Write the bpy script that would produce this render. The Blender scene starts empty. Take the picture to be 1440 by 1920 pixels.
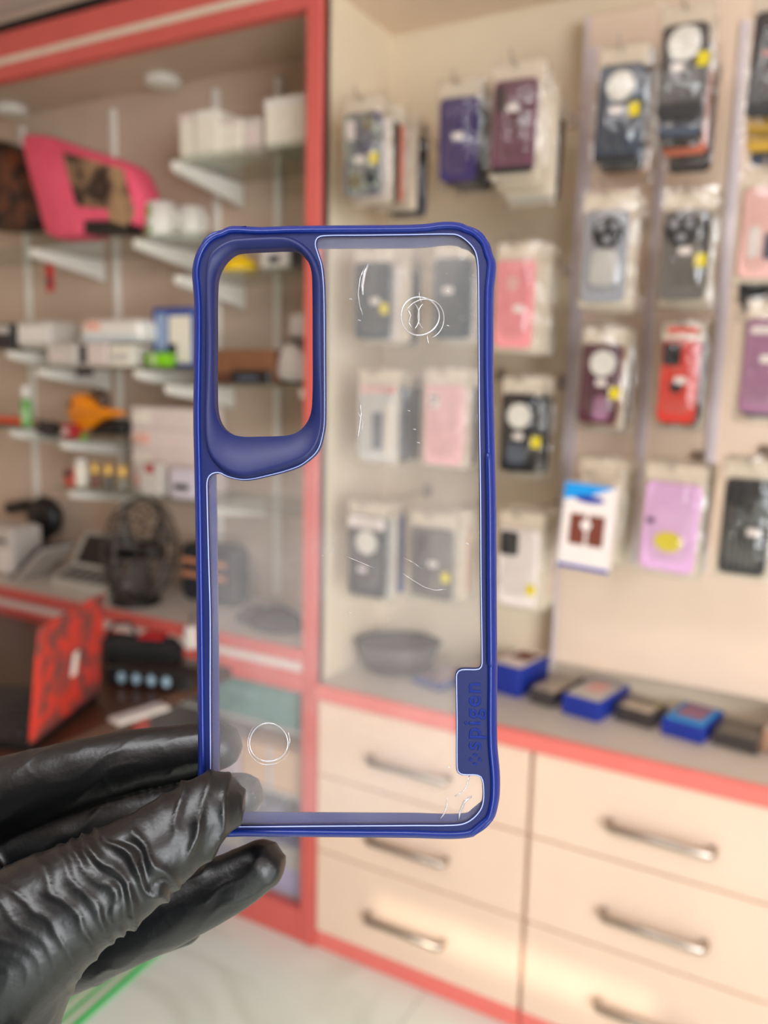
import bpy, bmesh, math, random
import numpy as np
from mathutils import Vector, Matrix, noise as mnoise

# ---------------------------------------------------------------- camera, light, exposure
SC = bpy.context.scene
COL = SC.collection
FPX = 1560.0
YAW, PITCH, ROLL = math.radians(28.9), math.radians(8.8), math.radians(1.29)
CAM = Vector((0, 0, 1.4))
FW = Vector((-math.sin(YAW) * math.cos(PITCH), math.cos(YAW) * math.cos(PITCH), -math.sin(PITCH)))
_r = Vector((math.cos(YAW), math.sin(YAW), 0)); _u = _r.cross(FW)
RT = _r * math.cos(ROLL) + _u * math.sin(ROLL)
UP = -_r * math.sin(ROLL) + _u * math.cos(ROLL)
cd = bpy.data.cameras.new('camera'); cam = bpy.data.objects.new('camera', cd); COL.objects.link(cam)
m = Matrix.Identity(4)
for i in range(3):
    m[i][0], m[i][1], m[i][2], m[i][3] = RT[i], UP[i], -FW[i], CAM[i]
cam.matrix_world = m
cd.sensor_fit = 'VERTICAL'; cd.sensor_height = 36.0; cd.lens = FPX / 1920 * 36.0
cd.clip_start = 0.01; cd.dof.use_dof = True; cd.dof.focus_distance = 0.222; cd.dof.aperture_fstop = 9.6
SC.camera = cam

world = bpy.data.worlds.new('world'); SC.world = world; world.use_nodes = True
world.node_tree.nodes['Background'].inputs[0].default_value = (0.75, 0.85, 1.0, 1)
world.node_tree.nodes['Background'].inputs[1].default_value = 1.0

def lamp(name, kind, loc, target, energy, color, **kw):
    d = bpy.data.lights.new(name, kind); d.energy = energy; d.color = color
    for k, v in kw.items(): setattr(d, k, v)
    o = bpy.data.objects.new(name, d); COL.objects.link(o); o.location = loc
    o.rotation_euler = (Vector(target) - Vector(loc)).to_track_quat('-Z', 'Y').to_euler()
    return o
# daylight entering by the wide shop door to the right of the photographer, and a low sun through a slot added in the unseen front wall
lamp('shop_front_daylight', 'AREA', (2.8, -0.9, 1.2), (-0.5, 1.35, 1.0), 228, (0.93, 0.965, 1.0), shape='RECTANGLE', size=2.8, size_y=2.1)
lamp('ceiling_panel_light', 'AREA', (-0.35, -0.45, 2.35), (-0.35, -0.45, 0.0), 24, (0.95, 0.97, 1.0), shape='RECTANGLE', size=1.3, size_y=0.5)
lamp('sun', 'SUN', (0, -4, 4), (-0.25, -3, 3.675), 1.6, (1.0, 0.92, 0.72), angle=math.radians(0.6))
cy = SC.cycles; cy.max_bounces = 6; cy.diffuse_bounces = 4; cy.glossy_bounces = 3; cy.transparent_max_bounces = 24; cy.caustics_reflective = False; cy.caustics_refractive = False
SC.view_settings.view_transform = 'Standard'; SC.view_settings.look = 'None'
SC.view_settings.exposure = 0.06; SC.view_settings.gamma = 1.0; SC.view_settings.use_curve_mapping = False

# ---------------------------------------------------------------- helpers
def ray(px, py): return FW + RT * ((px - 720) / FPX) - UP * ((py - 960) / FPX)
def at(px, py, Y):
    d = ray(px, py); return CAM + d * (Y / d.y)
def atz(px, py, Z):
    d = ray(px, py); return CAM + d * ((Z - CAM.z) / d.z)
def rect(x0, y0, x1, y1, Y):
    xm, ym = (x0 + x1) / 2, (y0 + y1) / 2
    return at(x0, ym, Y).x, at(x1, ym, Y).x, at(xm, y1, Y).z, at(xm, y0, Y).z
def lin(c):
    c = c / 255.0
    return c / 12.92 if c <= 0.04045 else ((c + 0.055) / 1.055) ** 2.4
def rgb(r, g, b): return (lin(r), lin(g), lin(b), 1)

MATS = {}
def mat(name, c, rough=0.5, var=0.06, scale=30.0, metal=0.0, bump=0.0, bscale=200.0, coat=0.0, c2=None, spec=0.5):
    """procedural principled material: a base colour with noise-driven variation (or a second colour) and optional fine bump"""
    if name in MATS: return MATS[name]
    mt = bpy.data.materials.new(name); mt.use_nodes = True; nt = mt.node_tree; b = nt.nodes['Principled BSDF']
    col = rgb(*c)
    tc = nt.nodes.new('ShaderNodeTexCoord'); nz = nt.nodes.new('ShaderNodeTexNoise'); nz.inputs['Scale'].default_value = scale
    nz.inputs['Detail'].default_value = 4
    nt.links.new(tc.outputs['Object'], nz.inputs['Vector'])
    rp = nt.nodes.new('ShaderNodeValToRGB')
    if c2:
        rp.color_ramp.elements[0].color = col; rp.color_ramp.elements[1].color = rgb(*c2)
        rp.color_ramp.elements[0].position = 0.42; rp.color_ramp.elements[1].position = 0.58
    else:
        rp.color_ramp.elements[0].color = tuple(max(0, v * (1 - var)) for v in col[:3]) + (1,)
        rp.color_ramp.elements[1].color = tuple(min(1, v * (1 + var)) for v in col[:3]) + (1,)
        rp.color_ramp.elements[0].position = 0.3; rp.color_ramp.elements[1].position = 0.7
    nt.links.new(nz.outputs['Fac'], rp.inputs['Fac']); nt.links.new(rp.outputs['Color'], b.inputs['Base Color'])
    b.inputs['Roughness'].default_value = rough; b.inputs['Metallic'].default_value = metal
    b.inputs['Coat Weight'].default_value = coat; b.inputs['Specular IOR Level'].default_value = spec
    if bump:
        n2 = nt.nodes.new('ShaderNodeTexNoise'); n2.inputs['Scale'].default_value = bscale
        nt.links.new(tc.outputs['Object'], n2.inputs['Vector'])
        bp = nt.nodes.new('ShaderNodeBump'); bp.inputs['Strength'].default_value = bump; bp.inputs['Distance'].default_value = 0.002
        nt.links.new(n2.outputs['Fac'], bp.inputs['Height']); nt.links.new(bp.outputs['Normal'], b.inputs['Normal'])
    MATS[name] = mt
    return mt

def clear_mat(name, tint, haze, gloss, rough, bump=0.0, bscale=60.0, hazecol=(0.8, 0.8, 0.82), speck=0.0):
    """thin clear plastic or glass: straight transmission, a little milky scatter and a gloss"""
    if name in MATS: return MATS[name]
    mt = bpy.data.materials.new(name); mt.use_nodes = True; nt = mt.node_tree; N = nt.nodes
    for n in list(N):
        if n.type != 'OUTPUT_MATERIAL': N.remove(n)
    out = [n for n in N if n.type == 'OUTPUT_MATERIAL'][0]
    tr = N.new('ShaderNodeBsdfTransparent'); tr.inputs[0].default_value = tint + (1,)
    df = N.new('ShaderNodeBsdfDiffuse'); df.inputs[0].default_value = hazecol + (1,)
    tl = N.new('ShaderNodeBsdfTranslucent'); tl.inputs[0].default_value = hazecol + (1,)
    ad = N.new('ShaderNodeMixShader'); ad.inputs[0].default_value = 0.35
    nt.links.new(df.outputs[0], ad.inputs[1]); nt.links.new(tl.outputs[0], ad.inputs[2])
    m1 = N.new('ShaderNodeMixShader'); m1.inputs[0].default_value = haze
    nt.links.new(tr.outputs[0], m1.inputs[1]); nt.links.new(ad.outputs[0], m1.inputs[2])
    tc = N.new('ShaderNodeTexCoord')
    if speck:
        nz = N.new('ShaderNodeTexNoise'); nz.inputs['Scale'].default_value = 45; nz.inputs['Detail'].default_value = 6
        nt.links.new(tc.outputs['Object'], nz.inputs['Vector'])
        vo = N.new('ShaderNodeTexVoronoi'); vo.inputs['Scale'].default_value = 420
        nt.links.new(tc.outputs['Object'], vo.inputs['Vector'])
        rp = N.new('ShaderNodeMapRange'); rp.inputs[1].default_value = 0.14; rp.inputs[2].default_value = 0.04; rp.inputs[3].default_value = 0; rp.inputs[4].default_value = speck
        nt.links.new(vo.outputs['Distance'], rp.inputs[0])
        mr = N.new('ShaderNodeMapRange'); mr.inputs[1].default_value = 0.35; mr.inputs[2].default_value = 0.7; mr.inputs[3].default_value = haze * 0.7; mr.inputs[4].default_value = haze * 1.35
        nt.links.new(nz.outputs['Fac'], mr.inputs[0])
        gt = N.new('ShaderNodeMath'); gt.operation = 'MULTIPLY'
        n3 = N.new('ShaderNodeMapRange'); n3.inputs[1].default_value = 0.52; n3.inputs[2].default_value = 0.66
        nt.links.new(nz.outputs['Fac'], n3.inputs[0])
        nt.links.new(rp.outputs[0], gt.inputs[0]); nt.links.new(n3.outputs[0], gt.inputs[1])
        ad2 = N.new('ShaderNodeMath'); ad2.operation = 'ADD'
        nt.links.new(mr.outputs[0], ad2.inputs[0]); nt.links.new(gt.outputs[0], ad2.inputs[1])
        nt.links.new(ad2.outputs[0], m1.inputs[0])
    gl = N.new('ShaderNodeBsdfGlossy'); gl.inputs['Roughness'].default_value = rough
    m2 = N.new('ShaderNodeMixShader')
    lw = N.new('ShaderNodeLayerWeight'); lw.inputs[0].default_value = 0.5
    pw = N.new('ShaderNodeMath'); pw.operation = 'POWER'; pw.inputs[1].default_value = 5.0
    fr = N.new('ShaderNodeMath'); fr.operation = 'MULTIPLY_ADD'; fr.inputs[1].default_value = 0.94; fr.inputs[2].default_value = 0.04
    nt.links.new(lw.outputs['Facing'], pw.inputs[0]); nt.links.new(pw.outputs[0], fr.inputs[0])
    mu = N.new('ShaderNodeMath'); mu.operation = 'MULTIPLY'; mu.inputs[1].default_value = gloss; mu.use_clamp = True
    nt.links.new(fr.outputs[0], mu.inputs[0]); nt.links.new(mu.outputs[0], m2.inputs[0])
    nt.links.new(m1.outputs[0], m2.inputs[1]); nt.links.new(gl.outputs[0], m2.inputs[2])
    if bump:
        n2 = N.new('ShaderNodeTexNoise'); n2.inputs['Scale'].default_value = bscale; n2.inputs['Detail'].default_value = 3
        mp = N.new('ShaderNodeMapping'); mp.inputs['Scale'].default_value = (1, 1, 0.35)
        nt.links.new(tc.outputs['Object'], mp.inputs[0]); nt.links.new(mp.outputs[0], n2.inputs['Vector'])
        bp = N.new('ShaderNodeBump'); bp.inputs['Strength'].default_value = bump; bp.inputs['Distance'].default_value = 0.01
        nt.links.new(n2.outputs['Fac'], bp.inputs['Height']); nt.links.new(bp.outputs[0], gl.inputs['Normal'])
    nt.links.new(m2.outputs[0], out.inputs[0])
    MATS[name] = mt
    return mt

def rootloc(p):
    while p.parent: p = p.parent
    return p.location

def link(name, me, mt, parent=None, loc=None, smooth=False):
    o = bpy.data.objects.new(name, me); COL.objects.link(o)
    if mt: me.materials.append(mt)
    if parent is not None: o.parent = parent
    elif loc is not None: o.location = loc
    if smooth:
        me.polygons.foreach_set('use_smooth', [True] * len(me.polygons))
    return o

def thing(name, label, cat, loc, group=None):
    o = bpy.data.objects.new(name, None); COL.objects.link(o); o.location = loc; o.empty_display_size = 0.03
    o['label'] = label; o['category'] = cat
    if group: o['group'] = group
    return o
def tag(o, label, cat, group=None):
    o['label'] = label; o['category'] = cat
    if group: o['group'] = group
    return o

def rrect(w, h, r, n=5, cx=0, cz=0):
    pts = []
    r = min(r, w / 2 - 1e-5, h / 2 - 1e-5)
    for (sx, sz, a0) in ((1, 1, 0), (-1, 1, 90), (-1, -1, 180), (1, -1, 270)):
        for k in range(n + 1):
            a = math.radians(a0 + 90 * k / n)
            pts.append((cx + sx * (w / 2 - r) + r * math.cos(a), cz + sz * (h / 2 - r) + r * math.sin(a)))
    return pts

class MB:
    """collects shapes in world coordinates; build() links them as one mesh whose origin is its thing's base"""
    def __init__(s, M=None): s.v = []; s.f = []; s.M = M
    def add(s, vs, fs):
        o = len(s.v)
        s.v += [tuple(s.M @ Vector(v)) if s.M else tuple(v) for v in vs]
        s.f += [tuple(i + o for i in f) for f in fs]
        return s
    def loops(s, L, closed=True, cap0=True, cap1=True):
        n = len(L[0]); vs = [p for l in L for p in l]; fs = []
        for i in range(len(L) - 1):
            for j in range(n if closed else n - 1):
                k = (j + 1) % n
                fs.append((i * n + j, i * n + k, (i + 1) * n + k, (i + 1) * n + j))
        if cap0: fs.append(tuple(range(n - 1, -1, -1)))
        if cap1: fs.append(tuple((len(L) - 1) * n + j for j in range(n)))
        return s.add(vs, fs)
    def box(s, x0, x1, y0, y1, z0, z1, b=0.0):
        if b <= 0:
            return s.add([(x0, y0, z0), (x1, y0, z0), (x1, y1, z0), (x0, y1, z0), (x0, y0, z1), (x1, y0, z1), (x1, y1, z1), (x0, y1, z1)],
                         [(0, 3, 2, 1), (4, 5, 6, 7), (0, 1, 5, 4), (1, 2, 6, 5), (2, 3, 7, 6), (3, 0, 4, 7)])
        b = min(b, (x1 - x0) * .45, (y1 - y0) * .45, (z1 - z0) * .45)
        L = []
        for (i, z) in ((b, z0), (0, z0 + b), (0, z1 - b), (b, z1)):
            c = b
            X0, X1, Y0, Y1 = x0 + i, x1 - i, y0 + i, y1 - i
            L.append([(X0 + c, Y0, z), (X1 - c, Y0, z), (X1, Y0 + c, z), (X1, Y1 - c, z), (X1 - c, Y1, z), (X0 + c, Y1, z), (X0, Y1 - c, z), (X0, Y0 + c, z)])
        return s.loops(L)
    def slab(s, w, h, t, r=0.006, bev=0.0015, cx=0, cz=0, y=0, n=5):
        """rounded-rectangle slab in the XZ plane, centred, thickness t from y to y+t"""
        L = []
        for (i, yy) in ((bev, y), (0, y + bev), (0, y + t - bev), (bev, y + t)):
            L.append([(px, yy, pz) for px, pz in rrect(w - 2 * i, h - 2 * i, max(r - i, .0004), n, cx, cz)])
        return s.loops(L)
    def disc(s, rx, rz, t, cx=0, cz=0, y=0, n=24):
        L = []
        for (k, yy) in ((.96, y), (1, y + t * .3), (1, y + t)):
            L.append([(cx + rx * k * math.cos(2 * math.pi * j / n), yy, cz + rz * k * math.sin(2 * math.pi * j / n)) for j in range(n)])
        return s.loops(L)
    def lathe(s, prof, c=(0, 0, 0), n=24, axis='Z'):
        L = []
        for r, z in prof:
            l = []
            for j in range(n):
                a = 2 * math.pi * j / n; x, y = r * math.cos(a), r * math.sin(a)
                p = (x, y, z) if axis == 'Z' else ((z, x, y) if axis == 'X' else (x, z, y))
                l.append((c[0] + p[0], c[1] + p[1], c[2] + p[2]))
            L.append(l)
        return s.loops(L)
    def tube(s, path, r, n=8, closed=False, cap=True):
        P = [Vector(p) for p in path]; L = []; m = len(P)
        prev = None; nrm = None
        if closed:
            nrm = Vector((0, 0, 0))
            for i in range(m): nrm += P[i].cross(P[(i + 1) % m]) if False else (P[i] - P[0]).cross(P[(i + 1) % m] - P[0])
            nrm.normalize()
        for i in range(m):
            t = (P[(i + 1) % m] - P[(i - 1) % m]) if closed else (P[min(i + 1, m - 1)] - P[max(i - 1, 0)])
            t.normalize()
            if nrm is not None:
                u = (nrm - t * nrm.dot(t)).normalized()
            elif prev is None:
                a = Vector((0, 0, 1)) if abs(t.z) < .9 else Vector((1, 0, 0))
                u = t.cross(a).normalized()
            else:
                u = (prev - t * prev.dot(t)).normalized()
            prev = u; w = t.cross(u)
            rr = r[i] if isinstance(r, (list, tuple)) else r
            L.append([tuple(P[i] + (u * math.cos(2 * math.pi * j / n) + w * math.sin(2 * math.pi * j / n)) * rr) for j in range(n)])
        if closed: L.append(L[0]); return s.loops(L, cap0=False, cap1=False)
        return s.loops(L, cap0=cap, cap1=cap)
    def build(s, name, mt, parent=None, smooth=False, fix=True):
        if parent is not None: o = rootloc(parent)
        else:
            a = np.array(s.v); o = Vector(((a[:, 0].min() + a[:, 0].max()) / 2, (a[:, 1].min() + a[:, 1].max()) / 2, a[:, 2].min()))
        me = bpy.data.meshes.new(name)
        me.from_pydata([(x - o[0], y - o[1], z - o[2]) for x, y, z in s.v], [], s.f)
        if fix:
            bm = bmesh.new(); bm.from_mesh(me); bmesh.ops.recalc_face_normals(bm, faces=bm.faces); bm.to_mesh(me); bm.free()
        me.update()
        return link(name, me, mt, parent, o if parent is None else None, smooth)

def struct(name, mb, mt, parent=None):
    o = mb.build(name, mt, parent)
    if parent is None: o['kind'] = 'structure'
    return o
def bx(name, mt, parent, *a, **k): return MB().box(*a, **k).build(name, mt, parent)

# ---------------------------------------------------------------- materials
M_cream = mat('cream_laminate', (240, 210, 187), 0.42, 0.03, 6)
M_wall = mat('cream_board', (236, 219, 192), 0.6, 0.03, 5)
M_panel = mat('peach_panel', (240, 216, 193), 0.5, 0.03, 5)
M_beige = mat('beige_alcove_board', (214, 190, 168), 0.6, 0.04, 6)
M_red = mat('salmon_red_trim', (214, 98, 90), 0.4, 0.04, 10)
M_strip = mat('salmon_counter_edge', (236, 122, 112), 0.4, 0.03, 10)
M_grey = mat('grey_counter_laminate', (205, 196, 186), 0.45, 0.04, 60)
M_ceil = mat('ceiling_paint', (222, 196, 186), 0.8, 0.03, 4)
M_white = mat('white_plastic', (236, 230, 220), 0.4, 0.03, 30)
M_bracket = mat('white_enamel', (246, 241, 230), 0.35, 0.03, 30)
M_rail = mat('lilac_grey_rail', (224, 212, 216), 0.4, 0.04, 20)
M_steel = mat('brushed_steel', (190, 180, 170), 0.28, 0.05, 80, metal=1.0)
M_black = mat('black_plastic', (22, 21, 22), 0.4, 0.1, 40)
M_dark = mat('dark_grey_plastic', (48, 48, 52), 0.45, 0.08, 40)
M_yellow = mat('yellow_sticker', (222, 200, 20), 0.5, 0.04, 60)
M_label = mat('white_price_label', (245, 232, 226), 0.5, 0.03, 60)
M_card = mat('cream_card', (226, 210, 188), 0.6, 0.05, 40)
M_sleeve = clear_mat('clear_sleeve', (0.97, 0.96, 0.94), 0.02, 2.4, 0.07, bump=1.0, bscale=40)
M_glass = clear_mat('green_glass', (0.92, 0.95, 0.92), 0.05, 0.8, 0.03, hazecol=(0.6, 0.64, 0.54))
M_pane = clear_mat('cabinet_glass', (0.97, 0.97, 0.98), 0.04, 0.8, 0.05)

# ---------------------------------------------------------------- the shop: floor, walls, ceiling, frame
YF = 1.585      # front plane of the fitted cabinets
YB = 1.885      # board the phone cases hang on
XL, XR = -3.0, 2.9
# marble floor
def marble():
    mt = bpy.data.materials.new('white_marble'); mt.use_nodes = True; nt = mt.node_tree; b = nt.nodes['Principled BSDF']
    tc = nt.nodes.new('ShaderNodeTexCoord'); n1 = nt.nodes.new('ShaderNodeTexNoise'); n1.inputs['Scale'].default_value = 1.3; n1.inputs['Detail'].default_value = 7; n1.inputs['Distortion'].default_value = 1.6
    nt.links.new(tc.outputs['Object'], n1.inputs['Vector'])
    rp = nt.nodes.new('ShaderNodeValToRGB'); e = rp.color_ramp.elements
    e[0].position = 0.44; e[0].color = rgb(232, 244, 234); e[1].position = 0.56; e[1].color = rgb(232, 244, 234)
    x = e.new(0.5); x.color = rgb(218, 230, 217)
    nt.links.new(n1.outputs['Fac'], rp.inputs[0]); nt.links.new(rp.outputs[0], b.inputs['Base Color']); b.inputs['Roughness'].default_value = 0.22
    return mt
MARB = marble()
fl = struct('floor', MB().box(XL - .1, XR + .1, -3.9, 2.3, -0.06, -0.005), M_grey)
k = 0
T = 0.60
for ix in range(-5, 6):
    for iy in range(-7, 4):
        x0, y0 = ix * T - 0.14, iy * T + 0.05
        MB().box(max(x0, XL) + .001, min(x0 + T, XR) - .001, max(y0, -3.8) + .001, min(y0 + T, 2.2) - .001, -0.005, 0.0).build('marble_tile', MARB, fl)
struct('ceiling', MB().box(XL - .1, XR + .1, -3.9, 2.3, 2.36, 2.42), M_ceil)
struct('trim_1', MB().box(-2.9, -1.2, 1.30, 1.33, 2.345, 2.36), M_white)        # pale cove line on the ceiling
struct('wall_left', MB().box(XL - .1, XL, -3.9, 2.3, -0.05, 2.42), M_beige)
struct('wall_right', MB().box(XR, XR + .1, -3.9, 2.3, -0.05, 2.42), mat('brown_grey_wall', (128, 118, 110), .7))
wf = MB()
# unseen shop front wall, its slot added to shape the sun patch on the drawers
sx0, sx1, sz0, sz1 = 0.47, 1.14, 1.87, 1.985
wf.box(XL - .1, XR + .1, -3.9, -3.8, -0.05, sz0).box(XL - .1, XR + .1, -3.9, -3.8, sz1, 2.42)
wf.box(XL - .1, sx0, -3.9, -3.8, sz0, sz1).box(sx1, XR + .1, -3.9, -3.8, sz0, sz1)
struct('wall_front', wf, mat('dark_grey_front', (70, 70, 74), .6))
# cream board behind the hanging cases, its side (the divider) and the soffit over it
struct('wall_back', MB().box(-1.10, XR, YB, YB + .05, 0.60, 2.36), M_wall)
struct('wall_divider', MB().box(-1.085, -1.047, YF + .006, YB, 0.69, 2.36), M_wall)
struct('trim_2', MB().box(-1.047, XR, YF + .02, YB, 2.228, 2.36), M_panel)      # soffit
# raised peach panel that carries the right-hand hooks
pan = struct('wall_panel', MB().box(-0.548, XR, YB - .055, YB, 0.765, 2.165, b=.004), M_panel)
for px in (1078, 1212, 1345):
    X = at(px, 700, YB - .058).x
    MB().box(X - .011, X + .011, YB - .061, YB - .055, 1.02, 2.10, b=.002).build('hook_rail', M_rail, pan)
MB().box(-0.556, -0.548, YB - .060, YB, 0.765, 2.165, b=.002).build('edge_strip', M_rail, pan)
# left alcove: back board, left cheek, soffit
YA = 1.93
struct('wall_alcove', MB().box(XL, -1.085, YA, YA + .05, 0.0, 2.36), M_beige)
struct('trim_3', MB().box(XL, -1.085, YF + .03, YA, 2.235, 2.36), M_beige)
struct('trim_4', MB().box(-1.088, -1.0851, YF + .03, YA, 0.76, 2.235), M_beige)
# red frame of the left alcove
struct('trim_5', MB().box(-1.088, -1.047, YF - .006, YF + .03, 0.0, 2.36, b=.003), M_red)       # upright post
bm_ = MB().box(XL, -1.088, YF - .004, YF + .03, 2.185, 2.222, b=.002)
struct('trim_6', bm_, M_red)
struct('trim_7', MB().box(XL, -1.088, YF - .001, YF + .03, 2.222, 2.240), M_card)
struct('trim_8', MB().box(XL, -1.088, YF - .006, YF + .03, 2.240, 2.30, b=.002), M_red)
struct('trim_9', MB().box(XL, -1.088, YF - .010, YF + .03, 2.302, 2.32), M_black)
# shelf standards on the alcove board
for i, (px, py) in enumerate(((212, 300), (50, 500), (405, 420), (520, 560))):
    X = at(px, py, YA - .01).x
    struct('trim_%d' % (10 + i), MB().box(X - .010, X + .010, YA - .014, YA, 0.78, 2.20, b=.002), M_bracket)

# ---------------------------------------------------------------- right counter and drawer units
ct = thing('countertop', 'grey laminate countertop with salmon red front edge under the hanging cases', 'countertop', (-0.3, 1.73, 0.655))
bx('top', M_grey, ct, -1.047, XR, YF + .004, YB, 0.657, 0.690)
bx('edge_band', M_strip, ct, -1.047, XR, YF - .014, YF + .004, 0.655, 0.692, b=.003)
units = [(-1.045, -0.512, 'cream drawer unit with three drawers beside the red post'),
         (-0.508, 0.030, 'cream three-drawer unit nearer the right edge, under the boxed cases'),
         ]
for (x0, x1, lab) in units:
    u = thing('drawer_unit', lab, 'drawers', ((x0 + x1) / 2, 1.72, 0.0), 'cream drawer units under the counter')
    bx('carcass', M_cream, u, x0, x1, YF + .021, YB, 0.05, 0.655)
    bx('plinth', M_strip, u, x0, x1, YF + .004, YF + .05, 0.0, 0.046, b=.002)
    for z0, z1, hz in ((0.049, 0.264, 0.146), (0.268, 0.461, 0.348), (0.465, 0.652, 0.543)):
        dr = bx('drawer_front', M_cream, u, x0 + .003, x1 - .003, YF, YF + .02, z0, z1, b=.0015)
        hx = (x0 + x1) / 2 + (-.015 if x0 < -1 else -.005)
        h = MB()
        h.tube([(hx - .098, YF + .002, hz), (hx - .098, YF - .018, hz), (hx - .092, YF - .025, hz), (hx + .092, YF - .025, hz), (hx + .098, YF - .018, hz), (hx + .098, YF + .002, hz)], .0088, 8)
        h.build('handle', M_steel, dr, smooth=True)

struct('baseboard_right', MB().box(0.034, XR, YF + .002, YB, 0.0, 0.653), M_cream)
# ---------------------------------------------------------------- hanging phone cases
random.seed(4)
def hue(name, c, rough=0.4, c2=None, scale=30): return mat('case_' + name, c, rough, 0.06, scale, c2=c2, coat=0.2)
CM = {
 'multi': hue('floral', (70, 62, 92), 0.4, (160, 168, 150), 75), 'purple': hue('purple', (60, 48, 102)), 'maroon': hue('maroon', (108, 66, 82)),
 'navy': hue('navy_grey', (52, 62, 76)), 'brown': hue('brown_black', (58, 52, 46)), 'black': hue('black', (30, 30, 32)),
 'teal': hue('dark_teal', (34, 52, 58)), 'pink': hue('pink', (238, 148, 152)), 'clear': hue('smoke_clear', (150, 150, 156)),
 'grey': hue('grey', (104, 98, 92)), 'rose': hue('rose_clear', (232, 180, 172)), 'whiteclear': hue('milky', (200, 196, 190)),
 'blush': hue('blush', (236, 178, 178)), 'wine': hue('wine', (86, 44, 54)), 'red': hue('red', (214, 62, 48)), 'mauve': hue('mauve', (160, 112, 140)),
 'white': hue('white', (232, 218, 212)), 'lilac': hue('lilac', (222, 172, 214)), 'stripe': hue('charcoal', (54, 52, 52)),
 'cream': M_card, 'tan': hue('tan', (196, 150, 120)), 'orange': hue('salmon', (232, 132, 104)), 'olive': hue('olive', (120, 110, 80)),
 'yellow': hue('mustard', (206, 160, 40)), 'blue': hue('blue', (40, 70, 150)), 'slate': hue('slate', (76, 84, 100)),
}
def packet_matrix(c, tilt, roll, turn):
    return Matrix.Translation(c) @ Matrix.Rotation(turn, 4, 'Z') @ Matrix.Rotation(tilt, 4, 'X') @ Matrix.Rotation(roll, 4, 'Y')

def make_packet(c, w, h, spec, label, group, tilt=0.06, roll=0.0, turn=0.0, full=True):
    M = packet_matrix(c, tilt, roll, turn)
    base = M @ Vector((0, 0, -h / 2 - .012))
    t = thing('phone_case_packet', label, 'phone case', base, group)
    col = CM[spec[0]]; feats = spec[1:]
    MB(M).slab(w, h, .009, .012, .002).build('case_shell', col, t)
    # paper backing with a header above the case
    if spec[0] in ('cream', 'whiteclear', 'pink', 'lilac', 'white', 'maroon', 'rose', 'clear', 'blush'):
        MB(M).slab(w + .012, h + .040, .0015, .004, .0004, cz=.012, y=.012).build('backing_card', M_card, t)
    else:
        MB(M).slab(w + .006, .034, .0015, .004, .0004, cz=h / 2 + .014, y=.010).build('header_card', M_card, t)
    if full:
        sl = MB(M)
        nx, nz = 7, 13; W, Hh = w + .022, h + .052
        vs = []; fs = []
        for j in range(nz + 1):
            for i in range(nx + 1):
                x = (i / nx - .5) * W; z = (j / nz - .5) * Hh + .012
                e = min(1, 3.2 * min(i / nx, 1 - i / nx)) * min(1, 4 * min(j / nz, 1 - j / nz))
                y = .006 - .011 * e + .0022 * mnoise.noise(Vector((x * 40 + c[0] * 90, z * 30, c[2] * 50)))
                vs.append((x, min(y, -.001) if e > .9 else y, z))
        for j in range(nz):
            for i in range(nx):
                a = j * (nx + 1) + i; fs.append((a, a + 1, a + nx + 2, a + nx + 1))
        o = len(vs)
        vs += [(x, .0145, z) for x, y, z in [(-W / 2, 0, -Hh / 2 + .012), (W / 2, 0, -Hh / 2 + .012), (W / 2, 0, Hh / 2 + .012), (-W / 2, 0, Hh / 2 + .012)]]
        fs.append((o, o + 3, o + 2, o + 1))
        sl.add(vs, fs).build('clear_sleeve', M_sleeve, t, smooth=True, fix=False)
    for ft in feats:
        k = ft[0]
        if k == 'ring':     # white disc showing in the round camera opening
            MB(M).disc(ft[3] * w, ft[3] * w, .0012, ft[1] * w, ft[2] * h, -.0014).build('camera_opening', M_white, t)
        elif k == 'label':
            MB(M).slab(.022, .013, .0006, .003, .0002, ft[1] * w, ft[2] * h, -.0010, n=3).build('price_label', M_label, t)
        elif k == 'yellow':
            MB(M).slab(.019, .022, .0006, .002, .0002, ft[1] * w, ft[2] * h, -.0030, n=3).build('yellow_sticker', M_yellow, t)
        elif k == 'cam':    # camera island with lenses
            cm = MB(M).slab(ft[3] * w, ft[4] * w, .002, .007, .0006, ft[1] * w, ft[2] * h, -.0020, n=4).build('camera_island', ft[5] if len(ft) > 5 else M_black, t)
            r = .17 * ft[3] * w
            for dx, dz in ((-.22, .22), (.22, .22), (-.22, -.22)):
                MB(M).disc(r, r, .0012, ft[1] * w + dx * ft[3] * w, ft[2] * h + dz * ft[4] * w, -.0030, n=14).build('lens', M_dark, cm)
        elif k == 'camring':
            MB(M).disc(ft[3] * w, ft[3] * w, .002, ft[1] * w, ft[2] * h, -.0018).build('camera_ring', M_black, t)
            for dx, dz in ((-.16, .12), (.16, .12), (0, -.16)):
                MB(M).disc(.1 * w, .1 * w, .001, ft[1] * w + dx * w, ft[2] * h + dz * w, -.0026, n=14).build('lens', CM['clear'], t)
        elif k == 'patch':  # printed or moulded patch: x, z, w, h, material
            MB(M).slab(ft[3] * w, ft[4] * h, .0008, min(ft[3] * w, ft[4] * h) * .3, .0003, ft[1] * w, ft[2] * h, -.0009, n=4).build('printed_patch', ft[5], t)
        elif k == 'oval':
            MB(M).disc(ft[3] * w, ft[4] * w, .0008, ft[1] * w, ft[2] * h, -.0009, n=24).build('printed_patch', ft[5], t)
        elif k == 'stripes':
            for q in range(6):
                MB(M).box((-.36 + q * .13) * w, (-.335 + q * .13) * w, -.0008, .001, -.44 * h, .12 * h).build('raised_stripe', CM['grey'], t)
        elif k == 'bar':
            MB(M).slab(w * .96, ft[2] * h, .001, .003, .0003, 0, ft[1] * h, -.0012, n=3).build('colour_bar', ft[3], t)
    return t

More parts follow.
